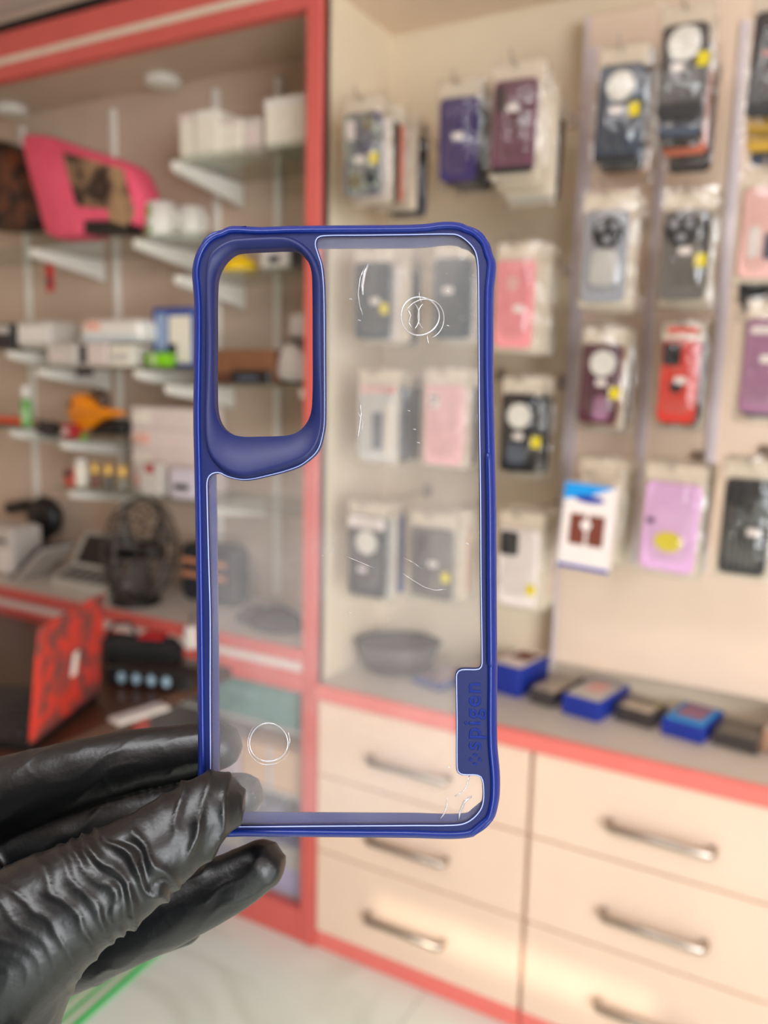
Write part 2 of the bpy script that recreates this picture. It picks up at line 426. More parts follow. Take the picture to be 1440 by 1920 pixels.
ORD = ['directly behind', 'second behind', 'third behind', 'fourth behind', 'fifth behind', 'sixth behind']
def stack(x0, y0, x1, y1, Y, spec, label, short, behind, wall, tilt=0.07, roll=0.0, turn=0.0, dy=0.026, drop=0.0):
    X0, X1, Z0, Z1 = rect(x0, y0, x1, y1, Y)
    w, h = X1 - X0, Z1 - Z0
    c = Vector(((X0 + X1) / 2, Y, (Z0 + Z1) / 2))
    g = 'phone cases hanging on the hook of the ' + short
    make_packet(c, w, h, spec, label, None, tilt, roll, turn)
    for i, (cn, f) in enumerate(behind):
        hh = h * random.uniform(.97, 1.04); ww = w * random.uniform(.97, 1.03)
        cc = Vector((c.x + random.uniform(-.004, .006), Y + (i + 1) * dy, c.z - drop * (i + 1) + random.uniform(-.006, .004)))
        sp = [cn] + ([('label', random.uniform(-.1, .2), random.uniform(.0, .2))] if f else [])
        nm = CM[cn].name.replace('case_', '').replace('_', ' ')
        make_packet(cc, ww, hh, sp, '%s case packet %s the %s' % (nm, ORD[i], short), None, tilt * .8, roll + random.uniform(-.02, .02), turn + random.uniform(-.03, .03), full=(i % 2 == 0))
    # wire hook
    zt = c.z + h / 2 + .026
    hk = thing('display_hook', 'steel wire hook that carries the ' + short, 'hook', (c.x, wall, zt))
    MB(Matrix.Translation((c.x, wall - .003, zt))).slab(.022, .03, .003, .003, .0006).build('hook_plate', M_steel, hk)
    p = [(c.x, wall - .002, zt), (c.x, Y - .02, zt), (c.x, Y - .028, zt + .006), (c.x, Y - .029, zt + .016)]
    MB().tube(p, .0022, 6).build('hook_wire', M_steel, hk)
    return c, w, h

W1, W2 = YB, YB - .061
L = lambda x, z: ('label', x, z)
stack(645, 212, 712, 366, 1.52, ['multi', ('patch', -.3, .3, .22, .24, CM['white']), ('patch', .2, .36, .35, .16, CM['olive']), ('patch', .0, .1, .4, .12, CM['slate']), ('patch', -.2, -.32, .36, .16, CM['olive']), L(-.05, -.06), ('yellow', .34, -.06), ('patch', .25, -.3, .3, .14, CM['teal'])],
      'floral patterned phone case with white camera window, hanging top left beside the red post', 'floral case', [('white', 0), ('black', 0), ('orange', 1), ('cream', 0), ('black', 0), ('slate', 0)], W1, .05, .01, dy=.034)
stack(823, 184, 893, 338, 1.57, ['purple', L(0, .04), ('patch', 0, .22, .2, .16, CM['purple'])], 'plain purple phone case with one white price label, top row', 'plain purple case', [('black', 0), ('black', 0), ('brown', 0)], W1, .09, .03, dy=.03)
stack(923, 150, 1004, 322, 1.53, ['maroon', ('patch', -.33, .3, .2, .26, CM['brown']), ('oval', .1, .02, .22, .22, CM['wine']), L(-.05, .2), ('bar', -.47, .07, CM['black'])], 'maroon phone case with dark round emblem, top row beside the purple case', 'maroon top-row case', [('cream', 0), ('cream', 0), ('whiteclear', 0), ('brown', 0)], W1, .05, .03, dy=.036, drop=.008)
stack(1118, 122, 1202, 303, 1.55, ['navy', ('ring', .0, .28, .31), ('label', -.05, .04), ('yellow', .34, .03), ('bar', -.45, .08, CM['black'])], 'navy grey phone case with white round camera opening, top of the peach panel', 'navy top-panel case', [('navy', 0), ('brown', 0), ('tan', 0)], W2, .06, .04)
stack(1236, 46, 1322, 218, 1.55, ['brown', ('ring', .0, .29, .36), ('label', -.1, .04), ('yellow', .44, .1), ('bar', -.42, .12, CM['black'])], 'brown black phone case with the largest white camera disc, top row right', 'large-disc brown case', [('slate', 0), ('brown', 0), ('orange', 0), ('brown', 0)], W2, .05, .03, drop=.016)
stack(1407, 20, 1490, 215, 1.55, ['black', ('patch', 0, .1, .5, .03, CM['orange']), ('oval', .1, -.2, .3, .4, CM['brown'])], 'black phone case with thin orange line cut by the upper right corner', 'black corner case', [('yellow', 0), ('yellow', 0), ('slate', 0)], W2, .04, .03, drop=.02)
# second row
stack(664, 492, 730, 636, 1.56, ['teal', ('cam', -.2, .3, .3, .4), L(.1, -.0), ('yellow', .36, -.1)], 'dark teal phone case with yellow sticker seen through the clear blue-framed case', 'stickered teal case', [('white', 0), ('cream', 0), ('grey', 0), ('black', 0)], W1, .06, .02, dy=.03)
stack(812, 484, 882, 634, 1.56, ['teal', L(-.1, .1), ('cam', -.2, .32, .3, .36)], 'plain dark teal phone case behind the clear case, upper right of it', 'plain teal case', [('white', 0), ('cream', 0), ('slate', 0)], W1, .06, .02)
stack(928, 488, 998, 652, 1.55, ['pink', ('patch', -.05, .24, .3, .16, CM['rose']), L(.15, -.05)], 'bright pink phone case right beside the blue bumper edge', 'bright pink case', [('cream', 0), ('whiteclear', 0), ('brown', 0)], W1, .05, .03, dy=.032)
stack(1092, 395, 1174, 566, 1.55, ['clear', ('camring', .05, .26, .36), ('patch', 0, -.12, .6, .4, CM['whiteclear'])], 'smoky clear phone case with black camera ring, second row of the peach panel', 'smoky clear case', [('cream', 0), ('cream', 0), ('tan', 0)], W2, .05, .02)
stack(1240, 394, 1328, 562, 1.56, ['grey', ('camring', -.1, .28, .36), L(0, .05), ('yellow', .34, -.06), ('patch', .42, .1, .1, .6, CM['black'])], 'grey phone case with black camera ring and yellow sticker, second row right', 'grey ring case', [('cream', 0), ('grey', 0), ('brown', 0)], W2, .05, .02)
stack(1388, 352, 1470, 520, 1.54, ['rose', ('patch', -.15, -.1, .3, .35, CM['white']), ('patch', .2, -.15, .25, .3, CM['slate'])], 'shiny rose clear phone case cut by the right edge, second row', 'rose edge case', [('black', 0), ('black', 0), ('brown', 0)], W2, .05, .03, drop=.018)
# third row
stack(672, 722, 738, 864, 1.57, ['whiteclear', ('patch', .0, .44, .9, .1, CM['rose']), ('patch', .35, .44, .3, .1, CM['red']), ('patch', .05, -.1, .3, .5, CM['slate']), ('patch', .36, -.08, .16, .7, CM['cream'])], 'milky phone case with red header corner seen through the clear case', 'milky red-header case', [('slate', 0), ('black', 0), ('brown', 0), ('brown', 0)], W1, .05, .02, dy=.03)
stack(796, 722, 866, 872, 1.57, ['blush', ('cam', -.25, .3, .3, .36, CM['white'])], 'blush pink phone case seen through the lower right of the clear case', 'blush case', [('blush', 0), ('grey', 0), ('brown', 0)], W1, .05, .02)
stack(938, 738, 1006, 886, 1.60, ['black', ('ring', .0, .22, .33), L(.0, -.04), ('yellow', .5, -.1), ('patch', -.05, -.26, .5, .26, CM['slate'])], 'black phone case with white camera disc in third row beside the blue bumper', 'black disc case', [('grey', 0), ('black', 0), ('black', 0)], W1, .03, .015)
stack(1087, 645, 1160, 795, 1.62, ['wine', ('ring', .05, .26, .33), L(.05, .02), ('yellow', .42, -.1), ('patch', .1, -.3, .4, .3, CM['mauve'])], 'wine red phone case with white camera disc, third row of the peach panel', 'wine disc case', [('tan', 0), ('cream', 0), ('brown', 0)], W2, .05, .04)
stack(1236, 638, 1308, 794, 1.63, ['red', ('cam', -.22, .33, .46, .62), L(.05, .02), ('oval', -.05, -.06, .17, .17, CM['black']), ('patch', 0, .62, .8, .06, CM['red'])], 'red armoured phone case with black camera block, third row', 'red armoured case', [('brown', 0), ('brown', 0), ('tan', 0)], W2, .05, .03)
stack(1392, 598, 1474, 776, 1.56, ['mauve', ('patch', -.1, .38, .6, .08, CM['white']), L(.05, .08)], 'mauve phone case cut by the right edge, third row', 'mauve edge case', [('slate', 0), ('rose', 0), ('brown', 0)], W2, .05, .03)
# fourth row
stack(652, 968, 722, 1120, 1.58, ['black', ('ring', .0, .18, .28), ('patch', .0, .42, .95, .15, CM['white']), L(-.1, -.16)], 'black phone case with white header in lower row behind the clear case', 'white-header black case', [('whiteclear', 0), ('blue', 0), ('blue', 0)], W1, .04, .015)
stack(768, 990, 848, 1124, 1.58, ['grey', ('cam', -.2, .3, .3, .4), L(.05, .0), ('yellow', .36, -.16), ('patch', -.2, -.1, .4, .6, CM['brown'])], 'grey brown phone case with yellow sticker, lower row behind the clear case', 'grey brown case', [('cream', 0), ('cream', 0), ('tan', 0)], W1, .05, .015)
stack(934, 990, 1008, 1138, 1.60, ['white', ('cam', -.24, .3, .46, .6), ('yellow', .36, -.26)], 'white phone case with black camera block, lowest row beside the blue bumper', 'white camera-block case', [('cream', 0), ('cream', 0), ('rose', 0)], W1, .05, .02)
stack(1204, 905, 1308, 1074, 1.55, ['lilac', ('oval', .0, -.16, .26, .2, M_yellow), ('oval', -.36, .06, .08, .06, CM['black'])], 'lilac phone case with a yellow oval print, lowest row of the peach panel', 'lilac case', [('cream', 0), ('cream', 0), ('tan', 0)], W2, .07, .05, dy=.03)
stack(1352, 898, 1442, 1080, 1.53, ['stripe', ('stripes',), ('cam', -.25, .33, .3, .5), L(.2, -.04), ('oval', .2, .2, .07, .07, CM['grey'])], 'charcoal phone case with raised vertical stripes, lowest row at the right', 'striped charcoal case', [('whiteclear', 0), ('cream', 0), ('tan', 0)], W2, .05, .02)

# boxed case (blue and white carton with brown window) in the lowest row
M_cartonw = mat('carton_white', (240, 226, 220), 0.45, 0.03, 30)
M_cartonb = mat('carton_blue', (30, 56, 160), 0.45, 0.05, 30)
M_sky = mat('carton_sky_blue', (20, 150, 226), 0.45, 0.04, 30)
M_brown = mat('brown_leatherette', (120, 58, 42), 0.5, 0.08, 60)
def window_carton(M, w, h, t, label, group=None, blue_top=True, windows=True):
    base = M @ Vector((0, t / 2, -h / 2))
    c = thing('case_carton', label, 'box', base, group)
    MB(M).slab(w, h, t, .002, .0008, n=2).build('carton', M_cartonw if blue_top else M_cartonb, c)
    if blue_top:
        MB(M).add([(-w / 2, -.0006, h / 2), (-w / 2, -.0006, h * .30), (-w * .05, -.0006, h * .36), (w * .42, -.0006, h * .48), (w * .42, -.0006, h / 2)], [(0, 1, 2, 3, 4)]).build('blue_header', M_sky, c, fix=False)
        MB(M).disc(w * .28, h * .045, .0006, 0, h * .33, -.0014).build('logo_oval', M_cartonb, c)
        MB(M).box(-w / 2, w / 2, -.0006, 0, -h / 2, -h * .455).build('blue_foot', M_cartonb, c)
    else:
        MB(M).slab(w * .9, h * .8, .0008, .003, .0002, 0, h * .04, -.0009, n=2).build('white_face', M_cartonw, c)
    if windows:
        for s in (-1, 1):
            MB(M).slab(w * .3, h * .36, .0006, .002, .0002, s * w * .18, -h * .03, -.0016, n=2).build('window', M_brown, c)
        MB(M).disc(w * .1, w * .1, .0006, -w * .02, h * .03, -.0024, n=16).build('price_label', M_label, c)
    return c
X0, X1, Z0, Z1 = rect(1052, 908, 1150, 1070, 1.56)
Mx = packet_matrix(Vector(((X0 + X1) / 2, 1.56, (Z0 + Z1) / 2)), .03, .06, 0)
window_carton(Mx, X1 - X0, Z1 - Z0, .018, 'blue and white window carton hanging in the lowest row of the peach panel')
hk = thing('display_hook', 'steel wire hook that carries the blue and white window carton', 'hook', ((X0 + X1) / 2, W2, Z1 + .02))
xc = (X0 + X1) / 2
MB().tube([(xc, W2 - .001, Z1 + .02), (xc, 1.535, Z1 + .02), (xc, 1.53, Z1 + .03)], .0022, 6).build('hook_wire', M_steel, hk)
for i, cn in enumerate(('cream', 'whiteclear', 'cream')):
    make_packet(Vector((xc + .012, 1.60 + i * .035, (Z0 + Z1) / 2 + .012)), .085, .165, [cn], '%s case packet %s the hanging window carton' % (CM[cn].name.replace('case_', '').replace('_', ' '), ORD[i]), None, .05, .03, 0, full=(i != 1))

# ---------------------------------------------------------------- boxes lying on the right counter
ZC = 0.690
def flat(name, px, py, yaw, w, d, h, body, face, label, cat, extra=None, sleeve=False):
    """a carton or packet lying flat on the counter; (px, py) is the foot of its front edge"""
    p = atz(px, py, ZC)
    R_ = Matrix.Translation((p.x, p.y, ZC)) @ Matrix.Rotation(yaw, 4, 'Z') @ Matrix.Translation((0, d / 2, 0))
    p = R_ @ Vector((0, 0, 0))
    t = thing(name, label, cat, (p.x, p.y, ZC))
    MB(R_).box(-w / 2, w / 2, -d / 2, d / 2, 0, h, b=.0015).build('body', body, t)
    if face: MB(R_).box(-w * .45, w * .45, -d * .44, d * .44, h, h + .0012).build('printed_face', face, t)
    for e in (extra or []):
        MB(R_).box(e[0] * w, e[1] * w, e[2] * d, e[3] * d, h + .0012, h + .0022).build(e[4], e[5], t)
    if sleeve: MB(R_).box(-w * .53, w * .53, -d * .53, d * .53, 0.0004, h + .006, b=.004).build('clear_sleeve', M_sleeve, t)
    return t
flat('case_carton', 944, 1302, -.2, .080, .15, .070, M_cartonb, M_cartonw, 'blue carton with brown window lying nearest the blue bumper on the counter', 'box', [(-.3, .3, -.1, .3, 'window', M_brown)])
flat('case_packet', 1014, 1322, -.2, .060, .15, .032, M_dark, CM['cream'], 'cream faced flat packet on the counter between two blue cartons', 'phone case', sleeve=True)
flat('case_carton', 1086, 1346, -.2, .088, .155, .044, M_cartonb, CM['whiteclear'], 'blue carton with greyish face in the middle of the counter', 'box', [(-.25, .2, -.15, .3, 'printed_patch', CM['rose'])])
flat('case_packet', 1186, 1358, -.2, .082, .085, .030, CM['black'], CM['brown'], 'black packet with cream label strip left of the clear-topped blue carton', 'phone case', [(-.4, .4, -.42, .1, 'cream_label', CM['cream']), (.25, .42, .2, .36, 'yellow_sticker', M_yellow)], sleeve=True)
flat('case_carton', 1276, 1386, -.2, .086, .13, .034, M_cartonb, M_sky, 'blue carton with sky blue face under crumpled film on the counter', 'box', [(-.35, .3, -.2, .4, 'crumpled_film', CM['mauve'])])
flat('case_packet', 1376, 1406, -.15, .084, .10, .026, CM['black'], CM['brown'], 'brown faced packet in clear film on the counter at right', 'phone case', sleeve=True)
flat('case_packet', 1470, 1420, -.1, .085, .12, .045, CM['tan'], CM['whiteclear'], 'tan packet on the counter at the right edge', 'phone case', sleeve=True)
flat('case_packet', 1222, 1302, -.1, .075, .05, .050, CM['black'], CM['brown'], 'black packet pushed back under the peach panel on the counter', 'phone case')
flat('case_packet', 1392, 1348, -.05, .10, .055, .045, CM['brown'], CM['grey'], 'brown grey packet pushed back on the counter under the panel', 'phone case')
flat('case_packet', 800, 1290, -.2, .085, .13, .020, CM['blue'], CM['mauve'], 'violet edged flat packet seen through the clear case on the counter', 'phone case', sleeve=True)
flat('case_packet', 876, 1285, -.2, .060, .14, .034, CM['grey'], CM['tan'], 'tan grey flat packet on the counter beside the logo plate', 'phone case', sleeve=True)
# oval dark tray on the counter, seen through the clear case
p = Vector((-0.930, 1.775, ZC))
tr = thing('oval_tray', 'dark oval tray on the counter seen through the clear case', 'tray', (p.x, p.y, ZC))
Lp = []
for (k_, z) in ((.55, 0), (.8, .008), (1.0, .075), (.97, .076), (.76, .018), (.01, .014)):
    Lp.append([(p.x + (0.105 * math.cos(a) * math.cos(.5) - 0.072 * math.sin(a) * math.sin(.5)) * k_, p.y + (0.105 * math.cos(a) * math.sin(.5) + 0.072 * math.sin(a) * math.cos(.5)) * k_, ZC + z) for a in [2 * math.pi * j / 28 for j in range(28)]])
MB().loops(Lp).build('bowl', mat('grey_brown_rubber', (92, 84, 80), .5), tr, smooth=True)
MB().tube([Lp[2][j] for j in range(28)], .004, 6, closed=True).build('rim', M_dark, tr, smooth=True)

# ---------------------------------------------------------------- left alcove: glass shelves on white brackets
YS = 1.65
def shelf(x0, x1, z, brk, label, depth=None):
    t = thing('glass_shelf', label, 'shelf', ((x0 + x1) / 2, (YS + YA) / 2, z - .008))
    bx('pane', M_glass, t, x0, x1, YS, YA - .016, z - .008, z, b=.001)
    for X in brk:
        b = MB()
        tip, root = YS + .004, YA - .0141
        prof = [(tip, z - .0085), (tip, z - .028), (tip + .02, z - .034), (root - .03, z - .064), (root, z - .072), (root, z - .0085)]
        for i in range(1): pass
        b.loops([[(X - .010, y, q) for y, q in prof], [(X + .010, y, q) for y, q in prof]])
        b.build('bracket', M_bracket, t)
    return t
shelf(-1.56, -1.09, 1.945, (-1.535, -1.125), 'glass shelf with white boxes, highest on the right of the alcove')
shelf(-2.62, -1.47, 1.765, (-2.08, -1.672), 'glass shelf carrying the pink cushion and the mugs')
shelf(-1.56, -1.09, 1.668, (-1.53, -1.12), 'glass shelf seen at the top of the camera cutout with yellow item')
shelf(-2.12, -1.455, 1.428, (-2.07, -1.68), 'glass shelf carrying white packages and the green can')
shelf(-2.95, -2.15, 1.478, (-2.2,), 'glass shelf at the left edge with a white rounded box')
shelf(-1.63, -1.09, 1.390, (-1.57, -1.14), 'glass shelf carrying the brown box behind the camera cutout')
shelf(-2.12, -1.75, 1.222, (-1.98,), 'glass shelf carrying the orange tape dispenser')
shelf(-2.95, -2.15, 1.245, (-2.2,), 'glass shelf at the left edge carrying the green bottle')
shelf(-2.03, -1.09, 1.080, (-1.95, -1.46), 'lowest glass shelf with gold capped bottles and cartons')

def pbox(name, x0, y0, x1, y1, Y, depth, z, body, label, cat, group=None, parts=None, b=.003, topz=None):
    """box on a shelf: its photo rectangle gives width and height, z is the surface it stands on"""
    X0, X1, Z0, Z1 = rect(x0, y0, x1, y1, Y)
    if topz: Z1 = topz
    t = thing(name, label, cat, ((X0 + X1) / 2, Y + depth / 2, z), group)
    bx('body', body, t, X0, X1, Y, Y + depth, z, Z1, b=b)
    w, h = X1 - X0, Z1 - z
    for (nm, a0, a1, b0, b1, mt) in (parts or []):
        bx(nm, mt, t, X0 + a0 * w, X0 + a1 * w, Y - .0015, Y + .0005, z + b0 * h, z + b1 * h)
    return t
M_bw = mat('matte_white_card', (238, 230, 212), .55, .03, 30)
M_gw = mat('greyish_white_card', (206, 198, 188), .55, .04, 30)
M_pw = mat('pinkish_white_card', (224, 206, 198), .55, .04, 30)
Z = 1.945
pbox('carton', 336, 212, 362, 280, 1.70, .07, Z, M_bw, 'slim white carton leftmost on the highest glass shelf', 'box', parts=[('lid', .02, .98, .84, .98, M_pw)])
pbox('carton', 365, 205, 408, 278, 1.69, .09, Z, M_bw, 'wide white carton second from left on the highest glass shelf', 'box', parts=[('lid', .02, .98, .86, .98, M_white)])
pbox('carton', 412, 222, 450, 270, 1.70, .08, Z, M_bw, 'short white carton in the middle of the highest glass shelf', 'box', parts=[('lid', .02, .98, .8, .97, M_pw)])
pbox('carton', 456, 220, 488, 266, 1.71, .07, Z, M_pw, 'pinkish carton in the middle right of the highest glass shelf', 'box', parts=[('lid', .02, .98, .8, .97, M_gw)])
pbox('carton', 496, 180, 572, 260, 1.69, .12, Z, M_bw, 'largest white carton beside the red post on the highest glass shelf', 'box', parts=[('lid', .01, .99, .8, .98, M_white)])
p = at(412, 225, 1.80); t = thing('clear_trophy', 'clear twisted plastic ornament behind the cartons on the highest shelf', 'ornament', (p.x, 1.80, Z))
MB().lathe([(.022, Z), (.022, Z + .01), (.008, Z + .02), (.018, Z + .06), (.010, Z + .085), (.020, Z + .12), (.004, Z + .14)], (p.x, 1.80, 0), 14).build('stem', clear_mat('ornament_clear', (.8, .84, .88), .3, 2, .1), t, smooth=True)
MB().lathe([(.028, Z), (.028, Z + .008), (.0, Z + .008)], (p.x, 1.80, 0), 14).build('foot', M_white, t)

# pink plush cushion with a photo printed on it, and a dark photo cushion
def pxprism(pts, Y, depth, mt, name, parent, rnd=0.0, zmin=None):
    P = [at(x, y, Y) for x, y in pts]
    P = [(q.x, max(q.z, zmin) if zmin else q.z) for q in P]
    cx = sum(q[0] for q in P) / len(P); cz = sum(q[1] for q in P) / len(P)
    L_ = []
    for k, dy in (((.0, 0),) if rnd == 0 else ((rnd, 0), (rnd * .3, .12 * depth))) + (((.0, depth),) if rnd == 0 else ((0, .35 * depth), (0, .65 * depth), (rnd * .3, .88 * depth), (rnd, depth))):
        L_.append([(cx + (x - cx) * (1 - k), Y + dy, max(cz + (z - cz) * (1 - k), zmin or -9)) for x, z in P])
    return MB().loops(L_).build(name, mt, parent, smooth=rnd > 0)
M_pinkfur = mat('pink_plush', (255, 96, 122), .9, .14, 120, bump=.8, bscale=400)
M_photo = mat('photo_print', (52, 36, 30), .45, .1, 11, c2=(176, 140, 104))
M_photo2 = mat('dark_photo_print', (38, 26, 22), .45, .1, 16, c2=(110, 60, 36))
ZP = 1.765
c0 = at(150, 440, 1.67)
t = thing('photo_cushion', 'pink plush photo cushion standing on the glass shelf beside the mugs', 'cushion', (c0.x, 1.72, ZP))
def dens(pts, n=4):
    out = []
    for i in range(len(pts)):
        a, b_ = pts[i], pts[(i + 1) % len(pts)]
        out += [(a[0] + (b_[0] - a[0]) * k / n, a[1] + (b_[1] - a[1]) * k / n) for k in range(n)]
    q = np.array(out)
    for _ in range(2): q = (np.roll(q, 1, 0) + 2 * q + np.roll(q, -1, 0)) / 4
    return [tuple(r) for r in q]
pxprism(dens([(28, 246), (75, 248), (125, 268), (200, 290), (238, 306), (264, 372), (254, 425), (215, 418), (160, 420), (156, 446), (78, 448), (66, 390), (42, 310)]), 1.665, .10, M_pinkfur, 'plush_body', t, rnd=.10, zmin=ZP)
pxprism([(116, 284), (228, 316), (250, 398), (236, 424), (206, 414), (202, 392), (143, 386)], 1.660, .006, M_photo, 'photo_panel', t)
pxprism([(158, 414), (240, 414), (240, 436), (158, 438)], 1.661, .05, M_black, 'stand', t, zmin=ZP)
t = thing('photo_cushion', 'dark photo cushion at the left edge behind the pink one', 'cushion', (at(25, 330, 1.72).x, 1.77, ZP))
pxprism(dens([(-70, 262), (10, 256), (52, 330), (78, 400), (60, 432), (-50, 432)]), 1.775, .09, M_photo2, 'cushion_body', t, rnd=.10, zmin=ZP)
pxprism([(-60, 290), (8, 285), (40, 340), (55, 395), (-40, 405)], 1.77, .012, M_photo2, 'photo_panel', t)

def mug(px, py, Y, r, h, z, label, pm, handle):
    p = at(px, py, Y); X = p.x
    t = thing('mug', label, 'mug', (X, Y, z))
    MB().lathe([(r * .9, z), (r, z + .004), (r, z + h), (r * .92, z + h), (r * .9, z + .008), (.001, z + .007)], (X, Y, 0), 24).build('body', M_white, t, smooth=True)
    hp = [(X + handle * (r - .002 + .026 * math.sin(a)), Y - .012, z + h * .5 + h * .3 * math.cos(a)) for a in [math.pi * k / 10 for k in range(11)]]
    MB().tube(hp, .006, 8).build('handle', M_white, t, smooth=True)
    if pm:
        a0 = math.radians(215); L_ = []
        for zz in (z + h * .12, z + h * .88):
            L_.append([(X + (r + .0008) * math.cos(a0 + k * .13), Y + (r + .0008) * math.sin(a0 + k * .13), zz) for k in range(9)])
        MB().loops(L_, closed=False, cap0=False, cap1=False).build('print', pm, t, smooth=True)
    return t
mug(303, 400, 1.722, .040, .092, ZP, 'white mug with green print on the shelf beside the pink cushion', mat('green_print', (120, 170, 60), .4, .1, 40, c2=(225, 235, 225)), 1)
mug(359, 410, 1.785, .038, .088, ZP, 'plain white mug nearest the blue bumper on the glass shelf', None, 1)
# red tag hanging under the cushion shelf
p0 = at(92, 485, 1.74); p1 = at(92, 547, 1.74)
t = thing('hanging_tag', 'red hanging tag with dark window under the cushion shelf', 'tag', (p0.x, 1.74, p1.z))
bx('tag', mat('tag_red', (196, 24, 36), .4), t, p0.x - .016, p0.x + .016, 1.738, 1.744, p1.z, p0.z, b=.002)
bx('window', M_dark, t, p0.x - .011, p0.x + .009, 1.736, 1.738, p1.z + .02, p1.z + .038)
MB().tube([(p0.x, 1.741, p0.z - .002), (p0.x, 1.741, 1.7571)], .001, 5).build('string', M_white, t)

Z = 1.428
pbox('carton', 88, 645, 140, 676, 1.67, .10, Z, M_gw, 'grey white low box at the left of the package shelf', 'box', parts=[('label_strip', .1, .6, .3, .6, M_pw)])
pbox('carton', 148, 642, 198, 674, 1.67, .10, Z, M_pw, 'low white box with dark corner in the middle of the package shelf', 'box', parts=[('dark_print', .05, .3, .1, .9, M_dark)])
pbox('carton', 204, 646, 246, 675, 1.67, .10, Z, M_bw, 'cream low box beside the green can', 'box', parts=[('label_strip', .1, .9, .3, .6, M_gw)])
zt = at(172, 642, 1.67).z
pbox('package', 150, 598, 262, 641, 1.66, .12, zt + .0005, M_white, 'large white package lying across the low boxes', 'package', parts=[('pink_print', .1, .35, .5, .9, mat('salmon_print', (236, 180, 160), .5)), ('blue_grey_band', .02, .98, .05, .3, mat('pale_blue_print', (204, 212, 214), .5))], b=.012)
pbox('carton', 286, 576, 362, 684, 1.72, .06, Z, mat('royal_blue_box', (40, 72, 150), .4), 'blue and white box standing behind the green can', 'box', parts=[('white_window', .42, .95, .08, .86, M_bw), ('pale_figure', .1, .36, .3, .9, mat('pale_blue', (150, 170, 200), .5)), ('blue_block', .36, .6, .05, .4, mat('royal_blue_box', (40, 72, 150), .4))])
# green can lying down
p = at(300, 660, 1.685); r = .0205; t = thing('drink_can', 'lime green can lying on its side beside the blue box', 'can', (p.x, 1.685, Z))
M_lime = mat('lime_green', (130, 200, 16), .35, .05, 20)
MB().lathe([(r * .7, -.044), (r, -.040), (r, .040), (r * .7, .044)], (p.x, 1.685, Z + r), 20, 'X').build('can_body', M_lime, t, smooth=True)
MB().lathe([(r * .72, -.046), (r * .72, -.043)], (p.x, 1.685, Z + r), 16, 'X').build('can_end', M_steel, t)
L_ = [[(p.x + xx, 1.685 + (r + .0006) * math.cos(a), Z + r + (r + .0006) * math.sin(a)) for a in [math.pi * (.75 + .5 * k / 6) for k in range(7)]] for xx in (-.016, .002)]
MB().loops(L_, closed=False, cap0=False, cap1=False).build('pale_label', mat('pale_lime', (206, 226, 170), .5), t)
# left-edge shelf
Z = 1.478
pbox('rounded_box', 28, 600, 92, 640, 1.68, .12, Z, M_gw, 'grey white rounded box at the left edge shelf', 'box', parts=[('front_panel', .1, .9, .2, .8, M_white)], b=.012)
pbox('carton', -30, 606, 22, 642, 1.70, .10, Z, M_dark, 'dark box at the left edge beside the rounded box', 'box', parts=[('label_strip', .1, .9, .6, .9, M_gw)])
# clip under the package shelf
p = at(160, 709, 1.72); t = thing('cable_clip', 'black cable clip fixed under the package shelf', 'clip', (p.x, 1.72, 1.398))
bx('bar', M_black, t, p.x - .034, p.x + .03, 1.715, 1.727, 1.402, 1.4195, b=.003)
bx('knob', M_dark, t, p.x - .028, p.x - .012, 1.708, 1.7149, 1.398, 1.4195, b=.003)

# orange tape dispenser shelf
Z = 1.222
M_or = mat('orange_plastic', (238, 140, 8), .35, .05, 20)
p = at(160, 770, 1.69); X = p.x
t = thing('tape_dispenser', 'orange tape gun with dark reel and grey handle on the left shelf', 'tape dispenser', (X, 1.70, Z))
sc = lambda px, py, Y=1.68: (at(px, py, Y).x, at(px, py, Y).z)
pxprism(dens([(122, 760), (128, 742), (150, 736), (168, 748), (182, 765), (222, 768), (224, 780), (186, 786), (170, 800), (150, 812), (136, 800), (126, 782)], 3), 1.68, .035, M_or, 'body', t, rnd=.08, zmin=Z)
q = sc(172, 752); MB().lathe([(.012, 0), (.034, .002), (.034, .022), (.012, .024)], (q[0], 1.695, q[1]), 20, 'Y').build('tape_reel', mat('brown_tape', (84, 62, 48), .4), t, smooth=True)
q = sc(131, 757); MB().lathe([(.003, 0), (.009, .002), (.009, .004)], (q[0], 1.677, q[1]), 14, 'Y').build('slot', M_dark, t)
pxprism([(172, 786), (222, 786), (232, 800), (226, 816), (168, 816)], 1.70, .04, M_black, 'handle', t, rnd=.06, zmin=Z)
q = sc(157, 806); bx('green_foot', M_lime, t, q[0] - .010, q[0] + .012, 1.672, 1.68, Z, Z + .010)
pbox('small_box', 114, 796, 140, 815, 1.66, .03, Z, mat('crimson_box', (170, 24, 34), .45), 'small crimson box in front of the tape gun', 'box', parts=[('label_strip', .1, .5, .3, .7, M_pw)])
